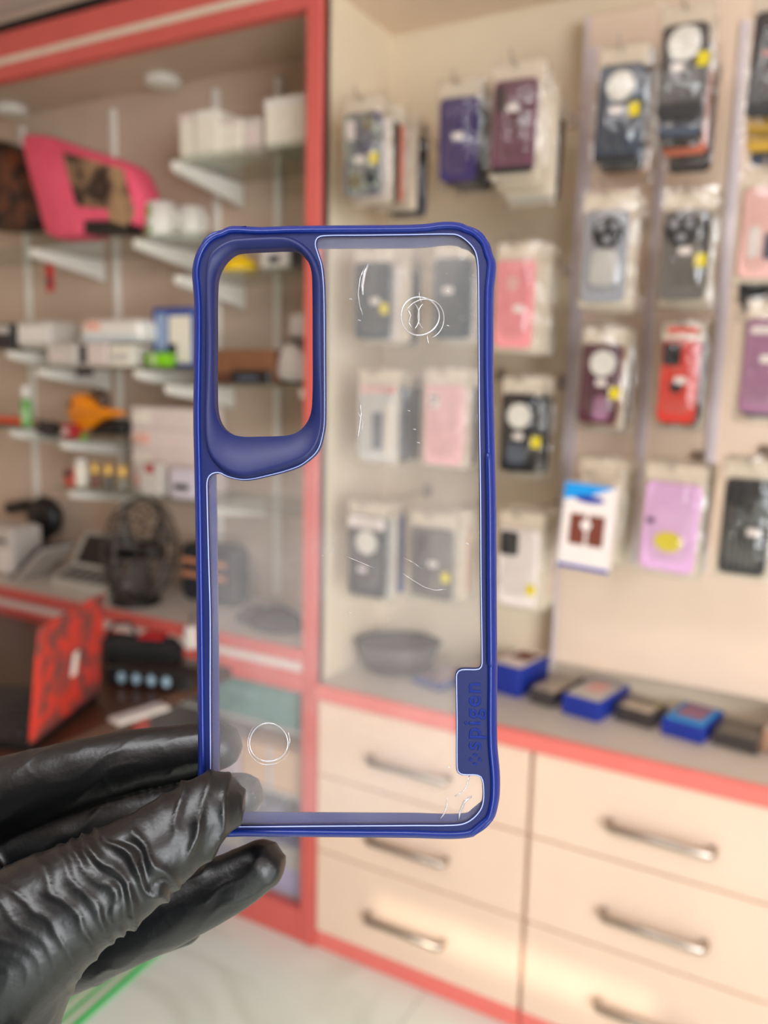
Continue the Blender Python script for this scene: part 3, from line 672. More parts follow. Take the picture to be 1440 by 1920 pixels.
# left edge: green bottle, orange tin, dark pouch
Z = 1.245
p = at(50, 770, 1.69); X = p.x; t = thing('spray_bottle', 'green bottle with white cap on the left edge shelf', 'bottle', (X, 1.69, Z))
MB().lathe([(.0155, Z), (.017, Z + .004), (.017, Z + .075), (.011, Z + .085)], (X, 1.69, 0), 18).build('bottle', mat('green_bottle', (118, 178, 98), .35, .1, 20), t, smooth=True)
MB().lathe([(.0125, Z + .0851), (.0125, Z + .120), (.009, Z + .124)], (X, 1.69, 0), 16).build('cap', M_white, t, smooth=True)
L_ = [[(X + .0174 * math.cos(a), 1.69 + .0174 * math.sin(a), zz) for a in [math.pi * (1.15 + .7 * k / 8) for k in range(9)]] for zz in (Z + .02, Z + .05)]
MB().loops(L_, closed=False, cap0=False, cap1=False).build('paper_label', mat('pale_green', (170, 206, 150), .5), t)
pbox('tin', -25, 782, 36, 806, 1.68, .06, Z, mat('orange_red_tin', (226, 84, 44), .4, .1, 60), 'orange red flat tin at the left edge of the shelf', 'tin', parts=[('dark_rim', 0, 1, 0, .3, M_dark)])
p = at(92, 795, 1.72)
t = thing('pouch', 'dark brown rounded pouch left of the tape gun', 'pouch', (p.x, 1.72, 1.222))
MB().lathe([(.012, 1.222), (.036, 1.228), (.040, 1.242), (.030, 1.258), (.008, 1.264)], (p.x, 1.72, 0), 18).build('bag', mat('dark_brown_cloth', (52, 44, 40), .8), t, smooth=True)
MB().tube([(p.x - .02, 1.69, 1.262), (p.x, 1.70, 1.268), (p.x + .02, 1.69, 1.262)], .003, 6).build('drawstring', M_dark, t)

# lowest shelf: bottles and cartons
Z = 1.080
M_gold = mat('gold_cap', (226, 184, 96), .3, .05, 20, metal=.4)
p = at(152, 875, 1.70); t = thing('jar_bottle', 'cream white bottle left of the gold capped bottles', 'bottle', (p.x, 1.70, Z))
MB().lathe([(.019, Z), (.021, Z + .003), (.021, Z + .058), (.015, Z + .066)], (p.x, 1.70, 0), 18).build('bottle', M_bw, t, smooth=True)
MB().lathe([(.0165, Z + .0661), (.0165, Z + .08), (.013, Z + .082)], (p.x, 1.70, 0), 16).build('cap', M_white, t, smooth=True)
for i, (px, lab, bc) in enumerate(((178, 'gold capped bottle leftmost of three on the lowest glass shelf', (120, 74, 60)), (203, 'gold capped bottle between two others on the lowest glass shelf', (96, 92, 84)), (229, 'gold capped bottle nearest the cream cartons', (140, 134, 120)))):
    p = at(px, 880, 1.70); t = thing('polish_bottle', lab, 'bottle', (p.x, 1.70, Z), 'gold capped bottles')
    MB().lathe([(.011, Z), (.0125, Z + .003), (.0125, Z + .032), (.007, Z + .040)], (p.x, 1.70, 0), 14).build('bottle', mat('bottle_glass_%d' % i, bc, .25), t, smooth=True)
    MB().lathe([(.0115, Z + .0401), (.0125, Z + .045), (.0125, Z + .068), (.008, Z + .072)], (p.x, 1.70, 0), 14).build('cap', M_gold, t, smooth=True)
pbox('small_box', 118, 880, 136, 905, 1.67, .03, Z, mat('brick_red_box', (190, 80, 60), .5), 'tiny brick red box at the left end of the lowest shelf', 'box', parts=[('top_print', .1, .9, .6, .95, M_dark)])
zz = Z
for i, (x0, x1, y1, y0, lab) in enumerate(((250, 372, 920, 882, 'pale pink carton lowest of the stack on the lowest shelf'), (248, 366, 882, 838, 'pale pink carton second from below in the stack'), (246, 366, 838, 800, 'pale carton second from top in the stack'), (246, 364, 800, 764, 'pale pink carton topmost of the stack on the lowest shelf'))):
    X0, X1, Z0, Z1 = rect(x0, y0, x1, y1, 1.73)
    h = (at(305, 764, 1.73).z - Z) / 4
    t = thing('carton', lab, 'box', ((X0 + X1) / 2, 1.79, zz), 'stack of pale cartons')
    bx('body', M_pw, t, X0, X1, 1.73, 1.85, zz, zz + h - .0006, b=.002)
    bx('label_strip', M_bw if i % 2 else mat('salmon_print', (236, 180, 160), .5), t, X0 + .01, X0 + .07, 1.7285, 1.7302, zz + .015, zz + h - .015)
    zz += h
pbox('small_box', 262, 868, 300, 915, 1.675, .03, Z, M_gw, 'grey white small box in front of the carton stack', 'box', parts=[('red_print', .3, .7, .7, .95, mat('crimson_box', (170, 24, 34), .45))])
pbox('small_box', 318, 880, 362, 925, 1.675, .03, Z, mat('pale_lilac_card', (210, 200, 208), .5), 'pale lilac small box by the blue bumper on the lowest shelf', 'box', parts=[('dark_print', .2, .8, .3, .5, M_dark)])

# behind the camera cutout
Z = 1.668
p = at(440, 488, 1.72); t = thing('yellow_bowl', 'bright yellow bowl upside down at the top of the camera cutout', 'bowl', (p.x, 1.74, Z))
MB().lathe([(.050, Z), (.052, Z + .006), (.044, Z + .026), (.026, Z + .040), (.005, Z + .043)], (p.x, 1.74, 0), 22).build('shell', mat('bright_yellow', (246, 202, 12), .4), t, smooth=True)
MB().lathe([(.014, Z + .0405), (.014, Z + .047), (.003, Z + .047)], (p.x, 1.74, 0), 16).build('foot_ring', mat('bright_yellow', (246, 202, 12), .4), t)
pbox('carton', 488, 462, 540, 492, 1.70, .08, Z, M_gw, 'grey white carton behind the top of the camera cutout', 'box', parts=[('dark_print', .3, .7, .3, .6, M_dark)])
pbox('carton', 545, 462, 590, 490, 1.70, .08, Z, M_dark, 'dark box beside the red post behind the camera cutout', 'box', parts=[('top_print', .1, .9, .6, .9, M_black)])
Z = 1.390
pbox('carton', 392, 655, 512, 714, 1.68, .12, Z, mat('brown_cardboard', (128, 84, 54), .7, .08, 20), 'brown cardboard box on the shelf behind the camera cutout', 'box', parts=[('lower_band', 0, 1, 0, .32, mat('dark_cardboard', (92, 52, 34), .7))])
pbox('small_box', 432, 695, 505, 718, 1.66, .015, Z, M_black, 'low black box in front of the brown cardboard box', 'box', parts=[('grey_label', .2, .7, .3, .6, CM['slate'])])
X0, X1, Z0, Z1 = rect(512, 585, 586, 716, 1.70)
t = thing('bagged_device', 'grey device in a crumpled pale bag beside the red post', 'package', ((X0 + X1) / 2, 1.74, Z))
bx('device', CM['grey'], t, X0 + .012, X1 - .004, 1.72, 1.78, Z, Z1 - .06, b=.01)
bx('upper_pack', M_gw, t, X0 + .03, X1, 1.72, 1.77, Z1 - .058, Z1, b=.008)
pxprism(dens([(528, 640), (560, 650), (582, 690), (584, 716), (516, 716), (520, 680)], 3), 1.695, .02, M_gw, 'crumpled_bag', t, rnd=.1, zmin=Z)
# ---------------------------------------------------------------- downlights
for (px, py, lab) in ((305, 152, 'round white downlight nearer the red post in the alcove soffit'), (22, 206, 'round white downlight at the left edge of the alcove soffit')):
    d = ray(px, py); kk = (2.225 - CAM.z) / d.z; q = CAM + d * kk
    t = thing('downlight', lab, 'downlight', (q.x, q.y, 2.212), 'alcove downlights')
    MB().lathe([(.045, 2.212), (.052, 2.218), (.052, 2.235)], (q.x, q.y, 0), 24).build('trim_ring', M_white, t, smooth=True)
    MB().lathe([(.036, 2.209), (.040, 2.212)], (q.x, q.y, 0), 24).build('lens', mat('opal_lens', (240, 236, 220), .5), t)

# ---------------------------------------------------------------- left counter with its red and grey edge, glazed cabinet below
ZL = 0.768
t = thing('side_countertop', 'grey topped counter with doubled red edge under the glass shelves', 'countertop', (-2.0, 1.74, 0.655))
bx('top', M_grey, t, XL, -1.09, YF + .006, YA, ZL - .03, ZL)
bx('upper_band', M_red, t, XL, -1.09, YF - .008, YF + .006, ZL - .034, ZL, b=.003)
bx('grey_band', M_pw, t, XL, -1.09, YF - .002, YF + .03, ZL - .058, ZL - .034)
bx('lower_band', M_red, t, XL, -1.09, YF - .008, YF + .03, ZL - .108, ZL - .058, b=.003)
t = thing('glazed_cabinet', 'glazed cabinet with red plinth under the left counter beside the post', 'cabinet', (-1.6, 1.7, 0))
bx('plinth', M_red, t, XL, -1.09, YF - .004, YF + .03, 0, .088, b=.003)
bx('bottom', M_grey, t, XL, -1.09, YF + .03, YA, .04, .088)
bx('shelf', M_gw, t, XL, -1.09, YF + .03, YA, .530, .540)
bx('shelf', M_gw, t, XL, -1.09, YF + .03, YA, .355, .365)
bx('glass_door', M_pane, t, -1.62, -1.09, YF + .012, YF + .017, .09, .658)
bx('door_stile', M_red, t, -1.66, -1.62, YF, YF + .03, .088, .658, b=.002)
pbox('storage_box', 376, 1290, 558, 1372, 1.622, .2, .540, mat('teal_box', (108, 158, 148), .6), 'teal storage box inside the glazed cabinet', 'box', parts=[('label_strip', .3, .6, .5, .75, mat('pale_teal', (130, 172, 164), .6))], topz=.645)
pbox('storage_box', 452, 1440, 562, 1530, 1.622, .15, .365, mat('tan_box', (246, 198, 152), .6), 'tan carton at the right inside the glazed cabinet', 'box', parts=[('tape', .45, .55, .02, .98, M_pw)], topz=.475)
pbox('storage_box', 384, 1440, 446, 1530, 1.622, .15, .365, mat('mauve_box', (226, 206, 212), .6), 'mauve carton inside the glazed cabinet behind the fingers', 'box', parts=[('tape', .45, .55, .02, .98, M_pw)], topz=.47)
pbox('storage_box', 500, 1610, 566, 1690, 1.622, .10, .088, mat('dusty_violet_box', (190, 184, 214), .6), 'dusty violet box at the cabinet front beside the post', 'box', parts=[('top_band', 0, 1, .55, 1, M_gw)], topz=.22)
pbox('storage_box', 400, 1610, 492, 1690, 1.622, .12, .088, mat('slate_box', (172, 166, 178), .6), 'slate grey box low in the glazed cabinet behind the fingertips', 'box', parts=[('label_strip', .2, .6, .4, .7, M_gw)], topz=.28)

# ---------------------------------------------------------------- things on the left counter
# table fan seen from the side
pf = at(265, 1048, 1.68); fx, fy, fz = pf.x, 1.68, ZL + .152
t = thing('table_fan', 'dark wire cage table fan on the left counter', 'fan', (fx, fy, ZL))
M_fan = mat('dark_fan_metal', (74, 66, 60), .4, .08, 40)
FA = Vector((math.cos(math.radians(18)), math.sin(math.radians(18)), 0.0)); FS = Vector((-FA.y, FA.x, 0)); FZ = Vector((0, 0, 1))
R0 = .150
def fpt(r, a, dpt): return Vector((fx, fy, fz)) + (FS * math.cos(a) + FZ * math.sin(a)) * r + FA * dpt
for nm, sg in (('front_cage', 1), ('rear_cage', -1)):
    mb = MB()
    for q in range(22):
        a = 2 * math.pi * q / 22
        mb.tube([fpt(.03, a, sg * .075), fpt(.095, a, sg * .068), fpt(.130, a, sg * .046), fpt(R0, a, sg * .004)], .0026, 5)
    for r_, d_ in ((.095, .069), (.125, .05)):
        mb.tube([fpt(r_, 2 * math.pi * q / 30, sg * d_) for q in range(30)], .0017, 5, closed=True)
    mb.build(nm, M_fan, t)
MB().tube([fpt(R0, 2 * math.pi * q / 36, 0) for q in range(36)], .005, 6, closed=True).build('outer_ring', M_fan, t, smooth=True)
for q in range(3):
    a = 2 * math.pi * q / 3 + .3
    L_ = []
    for r_ in (.03, .065, .10, .125):
        wd = .28 + 1.6 * (r_ - .02)
        ws = .3 + 3.0 * r_ if r_ < .11 else .58
        L_.append([fpt(r_, a - ws * .8, -.018), fpt(r_, a, .004), fpt(r_, a + ws * .8, .018), fpt(r_, a + ws * .8, .014), fpt(r_, a, 0), fpt(r_, a - ws * .8, -.022)])
    MB().loops(L_).build('blade', mat('smoke_blade', (92, 88, 86), .35), t, smooth=True)
MB().tube([fpt(0, 0, .064), fpt(0, 0, .03), fpt(0, 0, -.06), fpt(0, 0, -.11)], [.02, .026, .030, .026], 16).build('motor', M_black, t, smooth=True)
MB().tube([fpt(0, 0, -.09), fpt(0, 0, -.095) - FZ * .05, Vector((fx, fy, fz - .125)) - FA * .09, Vector((fx, fy, ZL + .02)) - FA * .03], .011, 10).build('stem', M_black, t, smooth=True)
MB().lathe([(.07, ZL + .0005), (.072, ZL + .01), (.05, ZL + .022), (.012, ZL + .028)], (fx - FA.x * .02, fy - FA.y * .02, 0), 24).build('base', M_black, t, smooth=True)

pbox('label_printer', -70, 985, 22, 1085, 1.68, .12, ZL, M_gw, 'pale grey label printer at the left edge of the counter', 'printer', parts=[('paper_slot', .3, .9, .68, .76, M_dark), ('front_door', .1, .95, .08, .55, M_white)], b=.01)
p = at(84, 968, 1.865); t = thing('headphones', 'black padded headphones standing behind the label printer', 'headphones', (p.x, 1.865, ZL))
MB().lathe([(.02, -.03), (.064, -.022), (.072, 0), (.064, .022), (.02, .03)], (p.x, 1.865, p.z - .004), 26, 'Y').build('ear_cup', M_black, t, smooth=True)
MB().tube([(p.x - .02, 1.865, p.z + .02), (p.x - .10, 1.865, p.z + .028), (p.x - .18, 1.865, p.z + .01)], .022, 10).build('headband', M_black, t, smooth=True)
MB().tube([(p.x, 1.865, p.z - .05), (p.x, 1.865, ZL + .012)], .012, 8).build('stand_post', M_dark, t)
MB().lathe([(.045, ZL), (.045, ZL + .012), (.01, ZL + .014)], (p.x, 1.865, 0), 18).build('stand_foot', M_dark, t)
# billing machine: wedge with a light bezel and dark slanted screen
a = at(95, 1090, 1.665); b_ = at(200, 1100, 1.665)
t = thing('billing_machine', 'pale grey billing machine with dark slanted screen beside the fan', 'machine', ((a.x + b_.x) / 2, 1.74, ZL))
x0, x1 = a.x, b_.x
prof = [(1.665, ZL), (1.665, ZL + .03), (1.74, ZL + .055), (1.80, ZL + .15), (1.83, ZL + .15), (1.84, ZL)]
MB().loops([[(x0, y, z) for y, z in prof], [(x1, y, z) for y, z in prof]]).build('housing', mat('pale_grey_plastic', (186, 182, 172), .4), t)
def onslope(u0, u1, v0, v1, A, B, mt, nm, off=.0015):
    (ya, za), (yb, zb) = A, B
    n = Vector((0, -(zb - za), (yb - ya))).normalized() * off
    c = [(x0 + (x1 - x0) * u, ya + (yb - ya) * v + n.y, za + (zb - za) * v + n.z) for u, v in ((u0, v0), (u1, v0), (u1, v1), (u0, v1))]
    c2 = [(x, y - n.y * 2, z - n.z * 2) for x, y, z in c]
    MB().loops([c2, c]).build(nm, mt, t)
onslope(.08, .92, .1, .92, prof[2], prof[3], M_black, 'screen')
for r_ in range(3):
    for c_ in range(5): onslope(.1 + c_ * .17, .23 + c_ * .17, .08 + r_ * .3, .3 + r_ * .3, prof[1], prof[2], M_dark, 'key')
# dark tray case leaning left of it
a = at(22, 1085, 1.67); b_ = at(70, 1095, 1.67)
t = thing('card_case', 'dark grey folder leaning between printer and billing machine', 'folder', ((a.x + b_.x) / 2, 1.72, ZL))
MB().loops([[(x, 1.66 + dy, z) for x, z in ((a.x, ZL), (a.x + .03, ZL + .002), (b_.x + .045, ZL + .115), (b_.x + .02, ZL + .118))] for dy in (0, .12)]).build('cover', M_dark, t)
MB().loops([[(x, 1.655 + dy, z) for x, z in ((a.x + .022, ZL), (a.x + .036, ZL), (b_.x + .05, ZL + .108), (b_.x + .044, ZL + .113))] for dy in (0.002, .12)]).build('page_block', M_gw, t)
# black card machine with tan stripes, half behind the clear case
X0, X1, Z0, Z1 = rect(340, 1024, 440, 1150, 1.78)
t = thing('card_machine', 'black rounded machine with tan stripes standing beside the fan', 'machine', ((X0 + X1) / 2, 1.74, ZL))
MB(Matrix.Translation(((X0 + X1) / 2, 1.78, (ZL + Z1) / 2))).slab(X1 - X0, Z1 - ZL, .07, .03, .004, n=6).build('housing', M_dark, t)
for fz_ in (.42, .66): bx('tan_stripe', mat('tan_plastic', (206, 140, 104), .45), t, X0 + .004, X1 - .03, 1.777, 1.7805, ZL + fz_ * (Z1 - ZL), ZL + (fz_ + .09) * (Z1 - ZL))
# dark cloth bundle on the left counter beside the post, seen through the clear case
pb = at(520, 1185, 1.70); t = thing('cloth_bundle', 'dark grey cloth bundle on the left counter beside the red post', 'cloth', (pb.x, 1.70, ZL))
def lump(cx, cy, rx, ry, rz, seed):
    L_ = []
    for i in range(9):
        e = i / 8 * math.pi / 2; z_ = math.sin(e); k_ = max(math.cos(e), .02)
        L_.append([(cx + rx * k_ * math.cos(a) * (1 + .22 * mnoise.noise(Vector((math.cos(a) * 1.7 + seed, math.sin(a) * 1.7, e)))), cy + ry * k_ * math.sin(a), ZL + .0005 + rz * z_ * (1 + .25 * mnoise.noise(Vector((math.cos(a) * 2 + seed, math.sin(a) * 2, e * 2))))) for a in [2 * math.pi * j / 28 for j in range(28)]])
    return MB().loops(L_)
M_cloth = mat('dark_grey_cloth', (62, 56, 60), .85, .15, 60, bump=.6, bscale=120)
lump(pb.x, 1.70, .075, .06, .052, 2.0).build('folded_cloth', M_cloth, t, smooth=True)
lump(pb.x - .085, 1.72, .055, .05, .036, 7.0).build('loose_end', M_cloth, t, smooth=True)
# ---------------------------------------------------------------- desk in front with laptop and power strip
M_desk = mat('dark_wood', (66, 40, 27), .3, .2, 14)
ZD = 0.72
t = thing('desk', 'dark brown wooden desk running out from the left counter', 'desk', (-1.7, 1.1, 0))
bx('desktop', M_desk, t, -2.3, -1.232, 0.72, 1.50, ZD - .03, ZD, b=.003)
bx('side_panel', M_desk, t, -1.80, -1.775, .76, 1.46, 0, ZD - .03)
bx('side_panel', M_desk, t, -2.28, -2.255, .76, 1.46, 0, ZD - .03)
bx('modesty_panel', M_desk, t, -2.255, -1.80, 1.40, 1.42, .2, ZD - .03)
# laptop, lid back covered in red camouflage skin
h0 = atz(62, 1398, ZD + .012); h1 = atz(186, 1300, ZD + .012)
hv = (h1 - h0); hl = hv.length; hv.normalize(); nv = Vector((-hv.y, hv.x, 0))
if nv.x > 0: nv = -nv
M_camo = mat('red_camouflage_skin', (206, 58, 44), .45, .1, 26, c2=(112, 66, 62))
t = thing('laptop', 'open laptop with red camouflage lid on the wooden desk', 'laptop', ((h0.x + h1.x) / 2, (h0.y + h1.y) / 2, ZD))
def P3(s, o, z): return tuple(Vector((h0.x, h0.y, 0)) + hv * s + nv * o + Vector((0, 0, ZD + z)))
def pbx(nm, mt, pr, s0, s1, o0, o1, z0, z1):
    return MB().add([P3(s0, o0, z0), P3(s1, o0, z0), P3(s1, o1, z0), P3(s0, o1, z0), P3(s0, o0, z1), P3(s1, o0, z1), P3(s1, o1, z1), P3(s0, o1, z1)],
             [(0, 3, 2, 1), (4, 5, 6, 7), (0, 1, 5, 4), (1, 2, 6, 5), (2, 3, 7, 6), (3, 0, 4, 7)]).build(nm, mt, pr)
kb = pbx('base', M_black, t, 0, hl, 0.004, .24, 0.001, .016)
lid = MB()
hh = .215; ln = -.02
def lidpt(s, u, o): return P3(s, ln * u + o, .018 + hh * u)
lid.loops([[lidpt(0.0, 0, o), lidpt(hl, 0, o), lidpt(hl, 1, o), lidpt(.012, 1, o)] for o in (0, .008)])
ld = lid.build('lid', M_camo, t)
MB().loops([[lidpt(.012, .05, .0082), lidpt(hl - .012, .05, .0082), lidpt(hl - .012, .95, .0082), lidpt(.02, .95, .0082)], [lidpt(.012, .05, .0092), lidpt(hl - .012, .05, .0092), lidpt(hl - .012, .95, .0092), lidpt(.02, .95, .0092)]]).build('screen', M_black, ld)
MB().loops([[lidpt(hl * .5, .36, o), lidpt(hl * .58, .36, o), lidpt(hl * .60, .58, o), lidpt(hl * .53, .58, o)] for o in (-.0012, 0)]).build('lid_badge', M_white, ld)
for r_ in range(4):
    for c_ in range(8): pbx('key', M_dark, kb, .02 + c_ * hl * .115, .02 + c_ * hl * .115 + .018, .03 + r_ * .03, .054 + r_ * .03, .016, .0185)
# power strip with sockets
p = atz(290, 1252, ZD + .04)
t = thing('power_strip', 'black power strip with four pale sockets on the desk', 'power strip', (p.x, p.y, ZD))
R_ = Matrix.Translation((p.x, p.y, ZD)) @ Matrix.Rotation(.3, 4, 'Z')
MB(R_).box(-.105, .095, -.028, .028, 0, .042, b=.005).build('body', M_black, t)
for q in range(4): MB(R_).disc(.0095, .012, .002, -.066 + q * .036, .021, -.0296, n=14).build('socket', mat('pale_blue_socket', (150, 176, 190), .35), t)
# black camera bag behind the strip
p2 = atz(258, 1180, ZD + .09)
t = thing('camera_bag', 'black bag on the desk behind the power strip', 'bag', (p2.x, p2.y, ZD))
R_ = Matrix.Translation((p2.x, p2.y, ZD)) @ Matrix.Rotation(.35, 4, 'Z')
MB(R_).box(-.09, .11, -.03, .03, 0, .075, b=.02).build('bag_body', mat('black_cloth', (20, 19, 20), .8), t)
MB(R_).box(.012, .072, -.03, .02, .075, .084, b=.003).build('red_wallet_pocket', mat('crimson_box', (170, 24, 34), .45), t)
MB(R_).tube([(-.08, 0, .07), (-.06, 0, .10), (-.02, 0, .105), (.0, 0, .07)], .005, 7).build('strap', M_black, t)
# white adapter on the desk
p3 = atz(358, 1195, ZD + .03); t = thing('white_adapter', 'small white adapter standing beside the blue bumper', 'adapter', (p3.x, p3.y, ZD))
bx('body', M_white, t, p3.x - .012, p3.x + .012, p3.y - .015, p3.y + .015, ZD, ZD + .06, b=.004)
MB().tube([(p3.x, p3.y, ZD + .06), (p3.x, p3.y + .005, ZD + .075), (p3.x - .02, p3.y + .03, ZD + .085)], .003, 6).build('cable', M_black, t)
# thin pale slab added in place of the desk's white reflection
p4 = atz(262, 1338, ZD + .004); t = thing('desk_sheen', 'pale slab standing in for the sheen near the edge of the wooden desk', 'reflection', (p4.x, p4.y, ZD))
R_ = Matrix.Translation((p4.x, p4.y, ZD)) @ Matrix.Rotation(1.35, 4, 'Z')
MB(R_).box(-.06, .06, -.02, .02, .0003, .008, b=.002).build('body', M_gw, t)
MB(R_).box(-.055, .055, -.017, .017, .008, .0086).build('screen', mat('pale_sheen', (206, 206, 204), .08), t)  # glossy top of the added slab, not a real screen
# green and white striped mat on the floor
q0, q1 = atz(146, 1922, 0), atz(262, 1818, 0)
d_ = (q1 - q0); d_.z = 0; ll = d_.length; d_.normalize(); nn = Vector((d_.y, -d_.x, 0))
if nn.x > 0: nn = -nn
t = thing('striped_mat', 'green and white striped mat on the marble floor by the wrist', 'mat', (q0.x, q0.y, 0))
for k in range(9):
    c = [q0 + d_ * (-.25) + nn * (0.017 * k - .006), q0 + d_ * (ll + .35) + nn * (0.017 * k - .006), q0 + d_ * (ll + .35) + nn * (0.017 * (k + 1) - .006), q0 + d_ * (-.25) + nn * (0.017 * (k + 1) - .006)]
    MB().loops([[(v.x, v.y, 0.0005) for v in c], [(v.x, v.y, .006) for v in c]]).build('stripe', mat('mat_green', (40, 200, 96), .6) if k % 2 == 0 else M_white, t)

# ---------------------------------------------------------------- the clear phone case with blue bumper
def catmull(pts, n=6):
    P = np.array(pts, float); out = []
    m = len(P)
    for i in range(m):
        p0, p1, p2, p3 = P[i - 1], P[i], P[(i + 1) % m], P[(i + 2) % m]
        # centripetal-ish: scale tangents by the chord so uneven spacing does not overshoot
        d = np.linalg.norm(p2 - p1)
        t1 = (p2 - p0) / max(np.linalg.norm(p2 - p0), 1e-9) * d; t2 = (p3 - p1) / max(np.linalg.norm(p3 - p1), 1e-9) * d
        for k in range(n):
            t = k / n; a = 2 * t**3 - 3 * t**2 + 1; b = t**3 - 2 * t**2 + t; c = -2 * t**3 + 3 * t**2; e = t**3 - t**2
            out.append(a * p1 + b * t1 + c * p2 + e * t2)
    return np.array(out)
TILT = math.radians(5.5)
CN = -(FW * math.cos(TILT) + RT * math.sin(TILT))      # case normal, towards the photographer
CV = UP.copy(); CU = CV.cross(CN).normalized(); CV = CN.cross(CU).normalized()
CO = CAM + ray(645, 995) * 0.2215
def cpl(px, py, off=0.0):
    """pixel outline of the case, laid on the case's own plane: local (u, v) in metres"""
    d = ray(px, py); q = CAM + d * ((CO + CN * off - CAM).dot(CN) / d.dot(CN)) - CO
    return (q.dot(CU), q.dot(CV))
def case_d(px, py):
    d = ray(px, py); return (CO - CAM).dot(CN) / d.dot(CN)
CM4 = Matrix(((CU.x, CV.x, CN.x, 0), (CU.y, CV.y, CN.y, 0), (CU.z, CV.z, CN.z, 0), (0, 0, 0, 1)))
PC = thing('clear_phone_case', 'clear phone case with a blue bumper frame held up by the gloved hand', 'phone case', CO)
def C3(u, v, w):
    q = CO + CU * u + CV * v + CN * w; return (q.x, q.y, q.z)

OUT = [(357, 504), (360, 487), (366, 469), (374, 455), (385, 442), (402, 431), (416, 427), (424, 422), (442, 420), (486, 422), (548, 420), (640, 419), (760, 418), (800, 416), (822, 413), (846, 412), (867, 415), (877, 420), (888, 423), (900, 431), (913, 444), (920, 456), (925, 474), (930, 486), (931, 500), (929, 522), (927, 539), (926, 600), (926, 701), (929, 850), (931, 938), (932, 1112), (933, 1250), (933, 1392), (938, 1455), (938, 1490), (936, 1508), (928, 1538), (917, 1550), (900, 1564), (887, 1573), (848, 1577), (771, 1575), (660, 1574), (555, 1573), (460, 1572), (410, 1572), (388, 1562), (374, 1546), (367, 1525), (366, 1490), (368, 1440), (367, 1327), (365, 1150), (363, 1000), (361, 880), (359, 787), (360, 700), (361, 640), (361, 580), (359, 542), (357, 520)]
OPEN = [(607, 442), (680, 441), (760, 440), (849, 439), (863, 443), (879, 455), (890, 469), (895, 486), (897, 510), (898, 615), (899, 780), (901, 938), (902, 1100), (904, 1236), (903, 1249), (897, 1255), (865, 1256), (857, 1262), (856, 1275), (857, 1350), (857, 1434), (859, 1447), (867, 1452), (893, 1453), (902, 1457), (906, 1470), (906, 1504), (898, 1523), (878, 1541), (856, 1547), (780, 1548), (620, 1549), (460, 1550), (418, 1548), (402, 1537), (396, 1515), (395, 1444), (394, 1300), (394, 1155), (391, 1040), (388, 917), (389, 899), (396, 889), (411, 886), (426, 893), (456, 899), (486, 895), (555, 876), (585, 856), (598, 839), (605, 813), (608, 787), (608, 670), (607, 551), (603, 500), (595, 473), (591, 458), (595, 446)]
RING = [(386, 640), (387, 540), (389, 500), (396, 477), (411, 462), (434, 450), (455, 447), (490, 445), (527, 444), (548, 447), (569, 458), (586, 475), (598, 498), (605, 525), (607, 600), (608, 700), (608, 787), (605, 813), (597, 837), (581, 858), (553, 873), (486, 892), (456, 896), (430, 889), (405, 870), (391, 845), (386, 805), (386, 720)]
HOLE = [(403, 640), (404, 530), (411, 503), (424, 484), (440, 472), (457, 469), (500, 467), (545, 466), (560, 471), (574, 485), (583, 503), (586, 525), (587, 640), (586, 760), (579, 788), (565, 806), (548, 815), (528, 818), (490, 819), (455, 819), (432, 813), (415, 799), (406, 778), (403, 750)]
def loc(pts, n=6): return np.array([cpl(x, y) for x, y in catmull(pts, n)])
LO, LP, LR, LH = loc(OUT, 8), loc(OPEN, 6), loc(RING, 6), loc(HOLE, 6)
def resample(P, n):
    q = np.vstack([P, P[:1]]); s = np.r_[0, np.cumsum(np.linalg.norm(np.diff(q, axis=0), axis=1))]
    t = np.linspace(0, s[-1], n, endpoint=False)
    return np.c_[np.interp(t, s, q[:, 0]), np.interp(t, s, q[:, 1])]
def inset(P, d, it=1):
    for _ in range(it):
        T_ = np.roll(P, -1, 0) - np.roll(P, 1, 0); T_ /= np.linalg.norm(T_, axis=1)[:, None] + 1e-12
        N_ = np.c_[-T_[:, 1], T_[:, 0]]
        area = np.sum(P[:, 0] * np.roll(P[:, 1], -1) - P[:, 1] * np.roll(P[:, 0], -1))
        if area < 0: N_ = -N_
        P = P + N_ * (d / it)
    return P
def area2(P): return np.sum(P[:, 0] * np.roll(P[:, 1], -1) - P[:, 1] * np.roll(P[:, 0], -1))

def bluemat(name, c, rough):
    mt = mat(name, c, rough, .05, 300, bump=.03, bscale=2500, spec=.4); return mt
M_blue = bluemat('blue_rubber', (6, 31, 106), .34)
M_blue2 = bluemat('blue_plate_plastic', (6, 20, 74), .52)
def plate(name, loops, w0, w1, mt, bev=.0003, parent=PC):
    cu = bpy.data.curves.new(name, 'CURVE'); cu.dimensions = '2D'; cu.fill_mode = 'BOTH'
    cu.extrude = (w1 - w0) / 2 - bev; cu.bevel_depth = bev; cu.bevel_resolution = 1
    for P in loops:
        sp = cu.splines.new('POLY'); sp.points.add(len(P) - 1); sp.use_cyclic_u = True
        sp.points.foreach_set('co', np.c_[P, np.zeros(len(P)), np.ones(len(P))].ravel())
    o = bpy.data.objects.new(name, cu); COL.objects.link(o)
    dg = bpy.context.evaluated_depsgraph_get(); dg.update()
    me = bpy.data.meshes.new_from_object(o.evaluated_get(dg)); bpy.data.objects.remove(o)
    me.materials.clear()
    me.transform(CM4 @ Matrix.Translation((0, 0, (w0 + w1) / 2)))
    me.name = name
    return link(name, me, mt, parent)
# back plate with the opening and camera hole
plate('frame_plate', [inset(LO, .0016), LP, inset(LH, -.0006)], -.0022, 0.0, M_blue2)
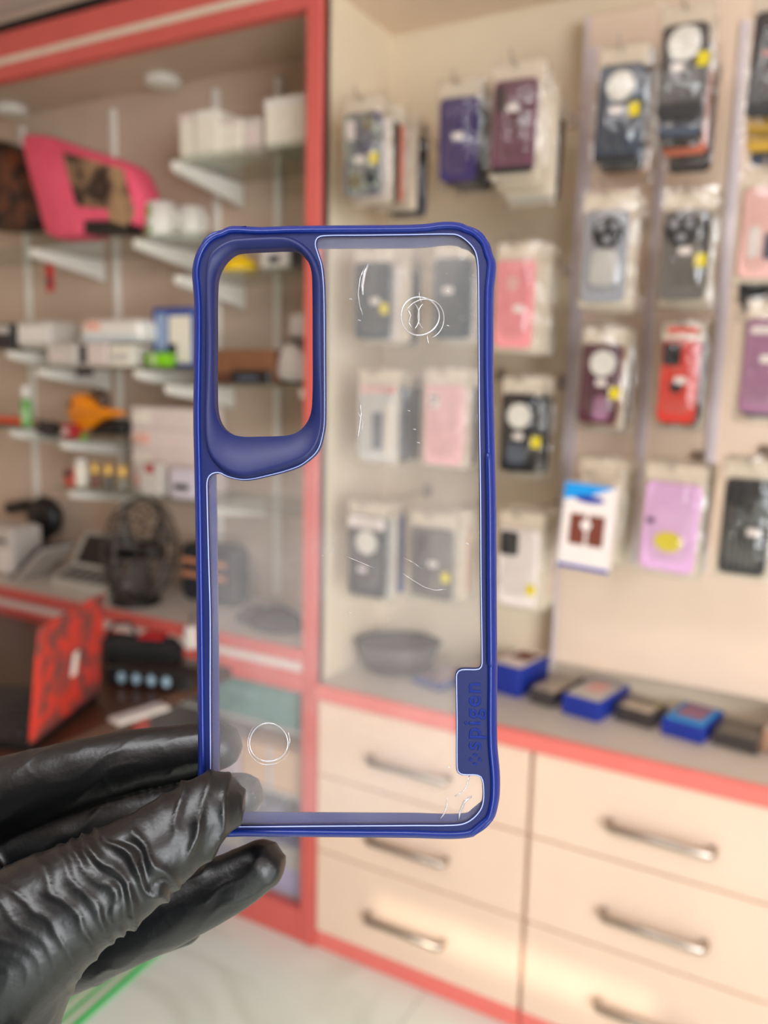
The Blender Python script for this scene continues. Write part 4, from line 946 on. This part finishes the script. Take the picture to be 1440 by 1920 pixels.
# bumper: lofted wall with a raised rim, all round the plate
N = 420
LOr = resample(LO, N)
sm = LOr.copy()
for _ in range(10): sm = (np.roll(sm, 1, 0) + 2 * sm + np.roll(sm, -1, 0)) / 4
prof = [(0.0016, -.0098), (.0006, -.0102), (0, -.0094), (0, -.0018), (.0003, -.0006), (.0016, .0008), (.0021, .0009), (.00245, .0004), (.0026, -.0004), (.0026, -.0080), (.0037, -.0086), (.0037, -.0098)]
LL = []
for ins, w in prof:
    q = LOr + (inset(sm, ins) - sm)
    LL.append([C3(u, v, w) for u, v in q])
LL.append(LL[0])
bump = MB().loops(LL, cap0=False, cap1=False).build('bumper', M_blue, PC, smooth=True)
# corner guards: small raised ridges on the four corners
def along(px0, py0, px1, py1):
    a, b = np.array(cpl(px0, py0)), np.array(cpl(px1, py1))
    i, j = np.argmin(np.linalg.norm(LOr - a, axis=1)), np.argmin(np.linalg.norm(LOr - b, axis=1))
    k = (j - i) % N
    if k > N // 2: i, j, k = j, i, (i - j) % N
    return [(i + q) % N for q in range(k + 1)]
ins1 = LOr + (inset(sm, .0010) - sm)
for c in (((372, 458), (414, 428)), ((880, 421), (919, 454)), ((930, 1532), (892, 1570)), ((372, 1540), (400, 1570))):
    idx = along(*c[0], *c[1])
    r = [.0009 * math.sin(math.pi * (q + .6) / (len(idx) + .2)) ** .6 for q in range(len(idx))]
    MB().tube([C3(ins1[q][0], ins1[q][1], -.0006) for q in idx], r, 8).build('corner_guard', M_blue, bump, smooth=True)
# side button bar on the right edge
idx = along(929, 850, 933, 1250)
MB().tube([C3(*(LOr + (inset(sm, .0019) - sm))[q], .00055) for q in idx], [.0002] + [.00075] * (len(idx) - 2) + [.0002], 8).build('side_ridge', M_blue, bump, smooth=True)
# camera surround, raised around its cutout
cc = np.array(cpl(495, 645)); NA = 160
def polar(P):
    d = P - cc; a = np.arctan2(d[:, 1], d[:, 0]); o = np.argsort(a); r = np.linalg.norm(d, axis=1)
    return lambda t: np.interp(t, np.r_[a[o][-1] - 2 * np.pi, a[o], a[o][0] + 2 * np.pi], np.r_[r[o][-1], r[o], r[o][0]])
hr = resample(LH, NA)
ang = np.arctan2(hr[:, 1] - cc[1], hr[:, 0] - cc[0])
fr_ = polar(resample(LR, 900)); ro = fr_(ang); rh = np.linalg.norm(hr - cc, axis=1)
def pl_(r): return np.c_[cc[0] + r * np.cos(ang), cc[1] + r * np.sin(ang)]
gap = ro - rh
prof = [(1.0, -.0005), (1.0, .0004), (.985, .0011), (None, .0016, .0006), (None, .0018, .0012), (None, .0016, .0018), ('h', .0007, .0), ('h', -.0002, .0), ('h', -.0030, .0)]
LL = []
for pz in prof:
    if pz[0] is None: r = np.maximum(ro - pz[2], rh + .0002); w = pz[1]
    elif pz[0] == 'h': r = rh; w = pz[1]
    else: r = ro * 1.0 - (1 - pz[0]) * .02; w = pz[1]
    LL.append([C3(u, v, w) for u, v in pl_(r)])
MB().loops(LL, cap0=False, cap1=False).build('camera_surround', M_blue2, PC, smooth=True)
# clear back panel and a pale tube painting the highlight along its edge
M_clear = clear_mat('clear_polycarbonate', (0.985, 0.985, 0.985), 0.08, 0.12, 0.3, speck=.25, hazecol=(.82, .80, .80))
plate('clear_panel', [inset(LP, -.0005)], -.0019, -.0007, M_clear, bev=.0001)
M_edge = mat('pale_edge_highlight', (150, 164, 216), .25, .03, 50)
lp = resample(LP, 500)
MB().tube([C3(u, v, 0.0) for u, v in lp], .00016, 6, closed=True).build('edge_highlight', M_edge, PC, smooth=True)
# raised lettering and mark on the logo plate
def text_part(body, px, py, length_px, name):
    cu = bpy.data.curves.new(name, 'FONT'); cu.body = body; cu.size = 1; cu.extrude = .03; cu.bevel_depth = .012; cu.bevel_resolution = 0; cu.align_x = 'CENTER'; cu.space_character = 1.12
    o = bpy.data.objects.new(name, cu); COL.objects.link(o); dg = bpy.context.evaluated_depsgraph_get(); dg.update()
    me = bpy.data.meshes.new_from_object(o.evaluated_get(dg)); bpy.data.objects.remove(o)
    me.materials.clear()
    v = np.empty(len(me.vertices) * 3); me.vertices.foreach_get('co', v); v = v.reshape(-1, 3)
    s = (length_px / FPX * .2205) / (v[:, 0].max() - v[:, 0].min())
    u0, v0 = cpl(px, py)
    me.transform(CM4 @ Matrix.Translation((u0, v0, .00002)) @ Matrix.Rotation(math.pi / 2, 4, 'Z') @ Matrix.Diagonal((s, s, .0042, 1)))
    return link(name, me, M_blue, PC)
text_part('spigen', 901, 1343, 124, 'lettering')
for k in range(4):
    a = math.pi / 4 + math.pi / 2 * k + .785
    u0, v0 = cpl(891, 1424)
    L_ = []
    for w in (-.0001, .00018):
        L_.append([C3(u0 + .00115 * math.cos(a) + s_[0] * math.cos(a) - s_[1] * math.sin(a), v0 + .00115 * math.sin(a) + s_[0] * math.sin(a) + s_[1] * math.cos(a), w) for s_ in ((.0005, 0), (0, .00065), (-.0004, 0), (0, -.00065))])
    MB().loops(L_).build('mark_petal', M_blue, PC)
# moulding marks, blisters and scratches in the clear panel, with glints as pale tubes
M_mark = clear_mat('clear_plastic_mark', (.9, .92, .95), .30, 5.0, .10, hazecol=(.9, .92, .96))
def pxtube(pts, r_px, name, n=6, closed=False, w=-.00045, mt=None, smo=True):
    q = [C3(*cpl(x, y), w) for x, y in pts]
    s = .2215 / FPX
    m_ = len(q); rr = [r_px * s * (1 if closed else max(.25, math.sin(math.pi * (i + .5) / m_) ** .5)) for i in range(m_)]
    return MB().tube(q, rr, n, closed=closed).build(name, mt or M_mark, PC, smooth=True)
def circ(cx, cy, r, a0=0, a1=360, n=32, wob=.0, sx=1.0):
    out = []
    for k in range(n + (0 if a1 - a0 >= 360 else 1)):
        a = math.radians(a0 + (a1 - a0) * k / n); rr = r * (1 + wob * math.sin(3 * a + cx))
        out.append((cx + sx * rr * math.cos(a), cy + rr * math.sin(a)))
    return out
pxtube(circ(787, 592, 36, wob=.02), 1.5, 'suction_mark', closed=True)
pxtube(circ(796, 597, 37, 200, 430, wob=.02), 1.1, 'suction_mark')
pxtube(circ(798, 592, 24, 110, 250, sx=.6), 1.4, 'suction_mark')
pxtube(circ(772, 592, 25, -70, 70, sx=.55), 1.4, 'suction_mark')
pxtube([(764, 578), (770, 590), (766, 604), (772, 614)], 1.6, 'suction_mark')
pxtube([(786, 545), (786, 556), (790, 566)], 1.0, 'suction_mark')
pxtube([(801, 628), (802, 638), (804, 645)], 1.2, 'suction_mark')
pxtube(circ(503, 1393, 36, wob=.015), 1.5, 'suction_mark', closed=True)
pxtube(circ(504, 1394, 41, 20, 230, wob=.02), .9, 'suction_mark')
pxtube([(540, 1374), (543, 1390), (540, 1402)], 1.3, 'suction_mark')
pxtube([(690, 494), (683, 512), (679, 535), (680, 552)], 3.2, 'blister', 8)
pxtube([(685, 496), (675, 520), (671, 550), (674, 572), (680, 590)], 1.0, 'blister')
pxtube([(675, 752), (677, 775), (673, 805), (669, 827)], 1.0, 'blister')
pxtube([(669, 770), (680, 790), (679, 815)], .7, 'blister')
pxtube([(754, 1075), (772, 1087), (795, 1101), (816, 1107), (838, 1105)], .8, 'scratch_glint', 5)
pxtube([(645, 1042), (672, 1053), (700, 1065)], .6, 'scratch_glint', 5)
pxtube([(755, 1045), (775, 1055), (790, 1066)], .5, 'scratch_glint', 5)
pxtube([(880, 1455), (875, 1475), (865, 1488), (853, 1494)], 1.5, 'scratch_glint', 6)  # from here three pale tubes stand in for glints of light
pxtube([(838, 1495), (838, 1512), (832, 1528), (824, 1538)], 1.5, 'scratch_glint', 6)
pxtube([(884, 1494), (870, 1505), (862, 1525), (860, 1540)], 2.4, 'scratch_glint', 6)
for (x, y) in ((656, 560), (838, 610), (765, 770), (776, 805), (783, 830), (875, 1020), (838, 545), (655, 1150), (840, 1440), (672, 600)):
    pxtube([(x - 2, y), (x + 1, y - 1), (x + 4, y + 1)], .8, 'dust_speck', 5)

# ---------------------------------------------------------------- the gloved hand
def HP(px, py, d): return CAM + ray(px, py) * d
def chain(pts, n=7):
    """interpolated centreline and radii (px, py, depth, radius mm), first point is the rounded tip"""
    A = np.array(pts, float); out = []
    for i in range(len(A) - 1):
        p0, p1, p2, p3 = A[max(i - 1, 0)], A[i], A[i + 1], A[min(i + 2, len(A) - 1)]
        for k in range(n):
            t = k / n
            out.append(.5 * ((2 * p1) + (-p0 + p2) * t + (2 * p0 - 5 * p1 + 4 * p2 - p3) * t * t + (-p0 + 3 * p1 - 3 * p2 + p3) * t**3))
    out.append(A[-1]); return np.array(out)
def finger(mb, pts, tip=True, flat=1.0):
    q = chain(pts)
    P = [HP(*r[:3]) for r in q]; R_ = [r[3] * .001 for r in q]
    dirn = (P[0] - P[1]).normalized()
    cap = []
    if tip:
        for a in (80, 62, 45, 28, 13):
            a = math.radians(a); cap.append((P[0] + dirn * R_[0] * math.sin(a), R_[0] * math.cos(a)))
    P = [c[0] for c in cap] + P; R_ = [c[1] for c in cap] + R_
    L_ = []
    for i in range(len(P)):
        t = (P[min(i + 1, len(P) - 1)] - P[max(i - 1, 0)]).normalized()
        u = FW.cross(t).normalized(); w = t.cross(u)
        L_.append([tuple(P[i] + u * (R_[i] * math.cos(a)) + w * (R_[i] * flat * math.sin(a))) for a in [2 * math.pi * j / 26 for j in range(26)]])
    mb.loops(L_)
td = case_d(400, 1508) - .0086 - .0008
bd = case_d(410, 1400) + .0100
THUMB = [(400, 1508, td, 8.7), (345, 1552, td - .002, 10.3), (285, 1598, td - .0045, 11.2), (215, 1645, td - .007, 12.2), (130, 1695, td - .009, 14.5), (40, 1760, td - .009, 18), (-60, 1840, td - .006, 22)]
INDEX = [(409, 1398, bd + .0073, 7.2), (340, 1410, bd + .0085, 8.1), (240, 1427, bd + .011, 9.2), (120, 1460, bd + .015, 10.8), (0, 1502, bd + .021, 13.2), (-120, 1560, bd + .028, 14.5)]
MIDDLE = [(452, 1492, bd + .0070, 6.8), (385, 1504, bd + .010, 8), (260, 1528, bd + .014, 9.6), (110, 1570, bd + .020, 11.5), (-60, 1640, bd + .028, 14)]
RINGF = [(489, 1622, bd + .0060, 7.4), (430, 1657, bd + .0075, 8.7), (330, 1706, bd + .010, 9.7), (220, 1754, bd + .013, 10.4), (100, 1800, bd + .018, 11.8), (-50, 1840, bd + .024, 13.5)]
PINKY = [(345, 1735, bd + .026, 6.3), (240, 1765, bd + .027, 7.4), (110, 1812, bd + .028, 9), (-40, 1862, bd + .028, 11.5)]
mb = MB()
for f_ in (THUMB, INDEX, MIDDLE, RINGF, PINKY): finger(mb, f_)
dp = bd + .024
for pts in ([(40, 1760, td - .009, 17.5), (5, 1880, td - .004, 15.8), (-40, 2000, td - .004, 19), (-70, 2150, td - .010, 24), (-100, 2330, td - .03, 28)],
            [(-120, 1560, bd + .028, 15), (-190, 1700, dp, 18), (-190, 1880, dp - .012, 21), (-150, 2080, td + .01, 23), (-110, 2250, td - .01, 26)],
            [(-60, 1680, bd + .026, 14), (-130, 1800, dp, 18), (-130, 1950, dp - .015, 20), (-100, 2100, td, 24)],
            [(-50, 1840, bd + .024, 14), (-60, 1950, dp - .012, 17), (-70, 2100, td - .002, 22)],
            [(-90, 1590, dp, 13), (-100, 1690, .5 * (td + dp), 16), (-70, 1790, td + .002, 19)]):
    finger(mb, pts, tip=True)
me = bpy.data.meshes.new('hand_raw')
me.from_pydata(mb.v, [], mb.f)
bmx = bmesh.new(); bmx.from_mesh(me); bmesh.ops.recalc_face_normals(bmx, faces=bmx.faces); bmx.to_mesh(me); bmx.free()
ho = bpy.data.objects.new('hand_raw', me); COL.objects.link(ho)
rm = ho.modifiers.new('r', 'REMESH'); rm.mode = 'VOXEL'; rm.voxel_size = .00075
sm_ = ho.modifiers.new('s', 'SMOOTH'); sm_.iterations = 9; sm_.factor = .5
dg = bpy.context.evaluated_depsgraph_get(); dg.update()
hm = bpy.data.meshes.new_from_object(ho.evaluated_get(dg)); bpy.data.objects.remove(ho)
nv_ = len(hm.vertices); V = np.empty(nv_ * 3); hm.vertices.foreach_get('co', V); V = V.reshape(-1, 3)
NR = np.empty(nv_ * 3); hm.vertices.foreach_get('normal', NR); NR = NR.reshape(-1, 3)
D = V - np.array(CAM); dep = D @ np.array(FW)
PX = 720 + FPX * (D @ np.array(RT)) / dep; PY = 960 - FPX * (D @ np.array(UP)) / dep
def vnoise(X, Y_, Z_):
    return np.array([mnoise.noise(Vector((a, b, c))) for a, b, c in zip(X, Y_, Z_)])
def dist_to(pts):
    q = chain(pts, 5); best = np.full(nv_, 1e9); bt = np.zeros(nv_)
    W = np.array([tuple(HP(*r[:3])) for r in q]); R_ = q[:, 3] * .001
    for i in range(len(W)):
        d = np.linalg.norm(V - W[i], axis=1) - R_[i]
        k = d < best; best[k] = d[k]; bt[k] = i / (len(W) - 1)
    return best, bt
dT, tT = dist_to(THUMB); others = np.minimum.reduce([dist_to(f_)[0] for f_ in (INDEX, MIDDLE, RINGF)])
isT = 1 / (1 + np.exp((dT - others) / .0008))
n1 = vnoise(PX / 70, PY / 70, dep * 60); n2 = vnoise(PX / 32 + 9, PY / 32, dep * 90); n3 = vnoise(PX / 120 + 3, PY / 120 + 7, dep * 30)
def ridge(ph, sharp=1.6): return (1 - np.abs(np.sin(np.pi * ph))) ** sharp
def sstep(a, b, x): t = np.clip((x - a) / (b - a), 0, 1); return t * t * (3 - 2 * t)
rad = np.hypot(PX + 80, PY - 1880)
wt_tip = sstep(300, 372, PX - .45 * (PY - 1560))
ph_base = rad / 40 + 1.3 * n3 + .6 * n1 + .12 * n2
ph_mid = rad / 39 + 1.3 * n3 + .75 * n1 + .14 * n2
ph_tip = (PX + .26 * PY) / 45 + .35 * n3 + .4 * n1 + .06 * n2
amp_mid = 1.5 * np.exp(-((rad - 408) / 98) ** 2) * (.6 + .8 * np.clip(n3 + .4, 0, 1))
amp_base = .42 * np.exp(-((rad - 290) / 90) ** 2) + .14
h = isT * ((1 - wt_tip) * (amp_mid * (.75 * ridge(ph_mid, 1.3) + .45 * np.abs(np.sin(np.pi * (ph_mid * .62 + n1))) ** .8) + amp_base * ridge(ph_base, 2.0)) + wt_tip * (1.35 * ridge(ph_tip, 1.4) - .2) * (.55 + .45 * sstep(0, .12, tT)))
# fingers: long shallow folds along them
al = (PX * .92 - PY * .38); ac = (PX * .38 + PY * .92)
hF = .42 * ridge(ac / 46 + al / 420 + .9 * n1 + .3 * n3, 1.8) * (.35 + np.clip(n3 + .3, 0, .8)) + .22 * ridge(al / 60 + 1.3 * n1, 2.5) * np.clip(n1 + .2, 0, 1)
h = h + (1 - isT) * hF + .06 * n2
V2 = V + NR * ((h - .25) * .001)[:, None]
# keep the glove from poking through the case: hold the displaced surface outside the panel
hm.vertices.foreach_set('co', (V2).ravel())
base = Vector((float(V2[:, 0].mean()), float(V2[:, 1].mean()), float(V2[:, 2].min())))
hm.transform(Matrix.Translation(-base)); hm.materials.clear(); hm.name = 'gloved_hand'
M_glove = mat('black_nitrile', (7, 8.5, 10), .38, .1, 200, bump=.05, bscale=700, spec=.48)
hand = link('gloved_hand', hm, M_glove, None, base, smooth=True)
tag(hand, 'left hand in a wrinkled black nitrile glove pinching the corner of the clear case', 'hand')
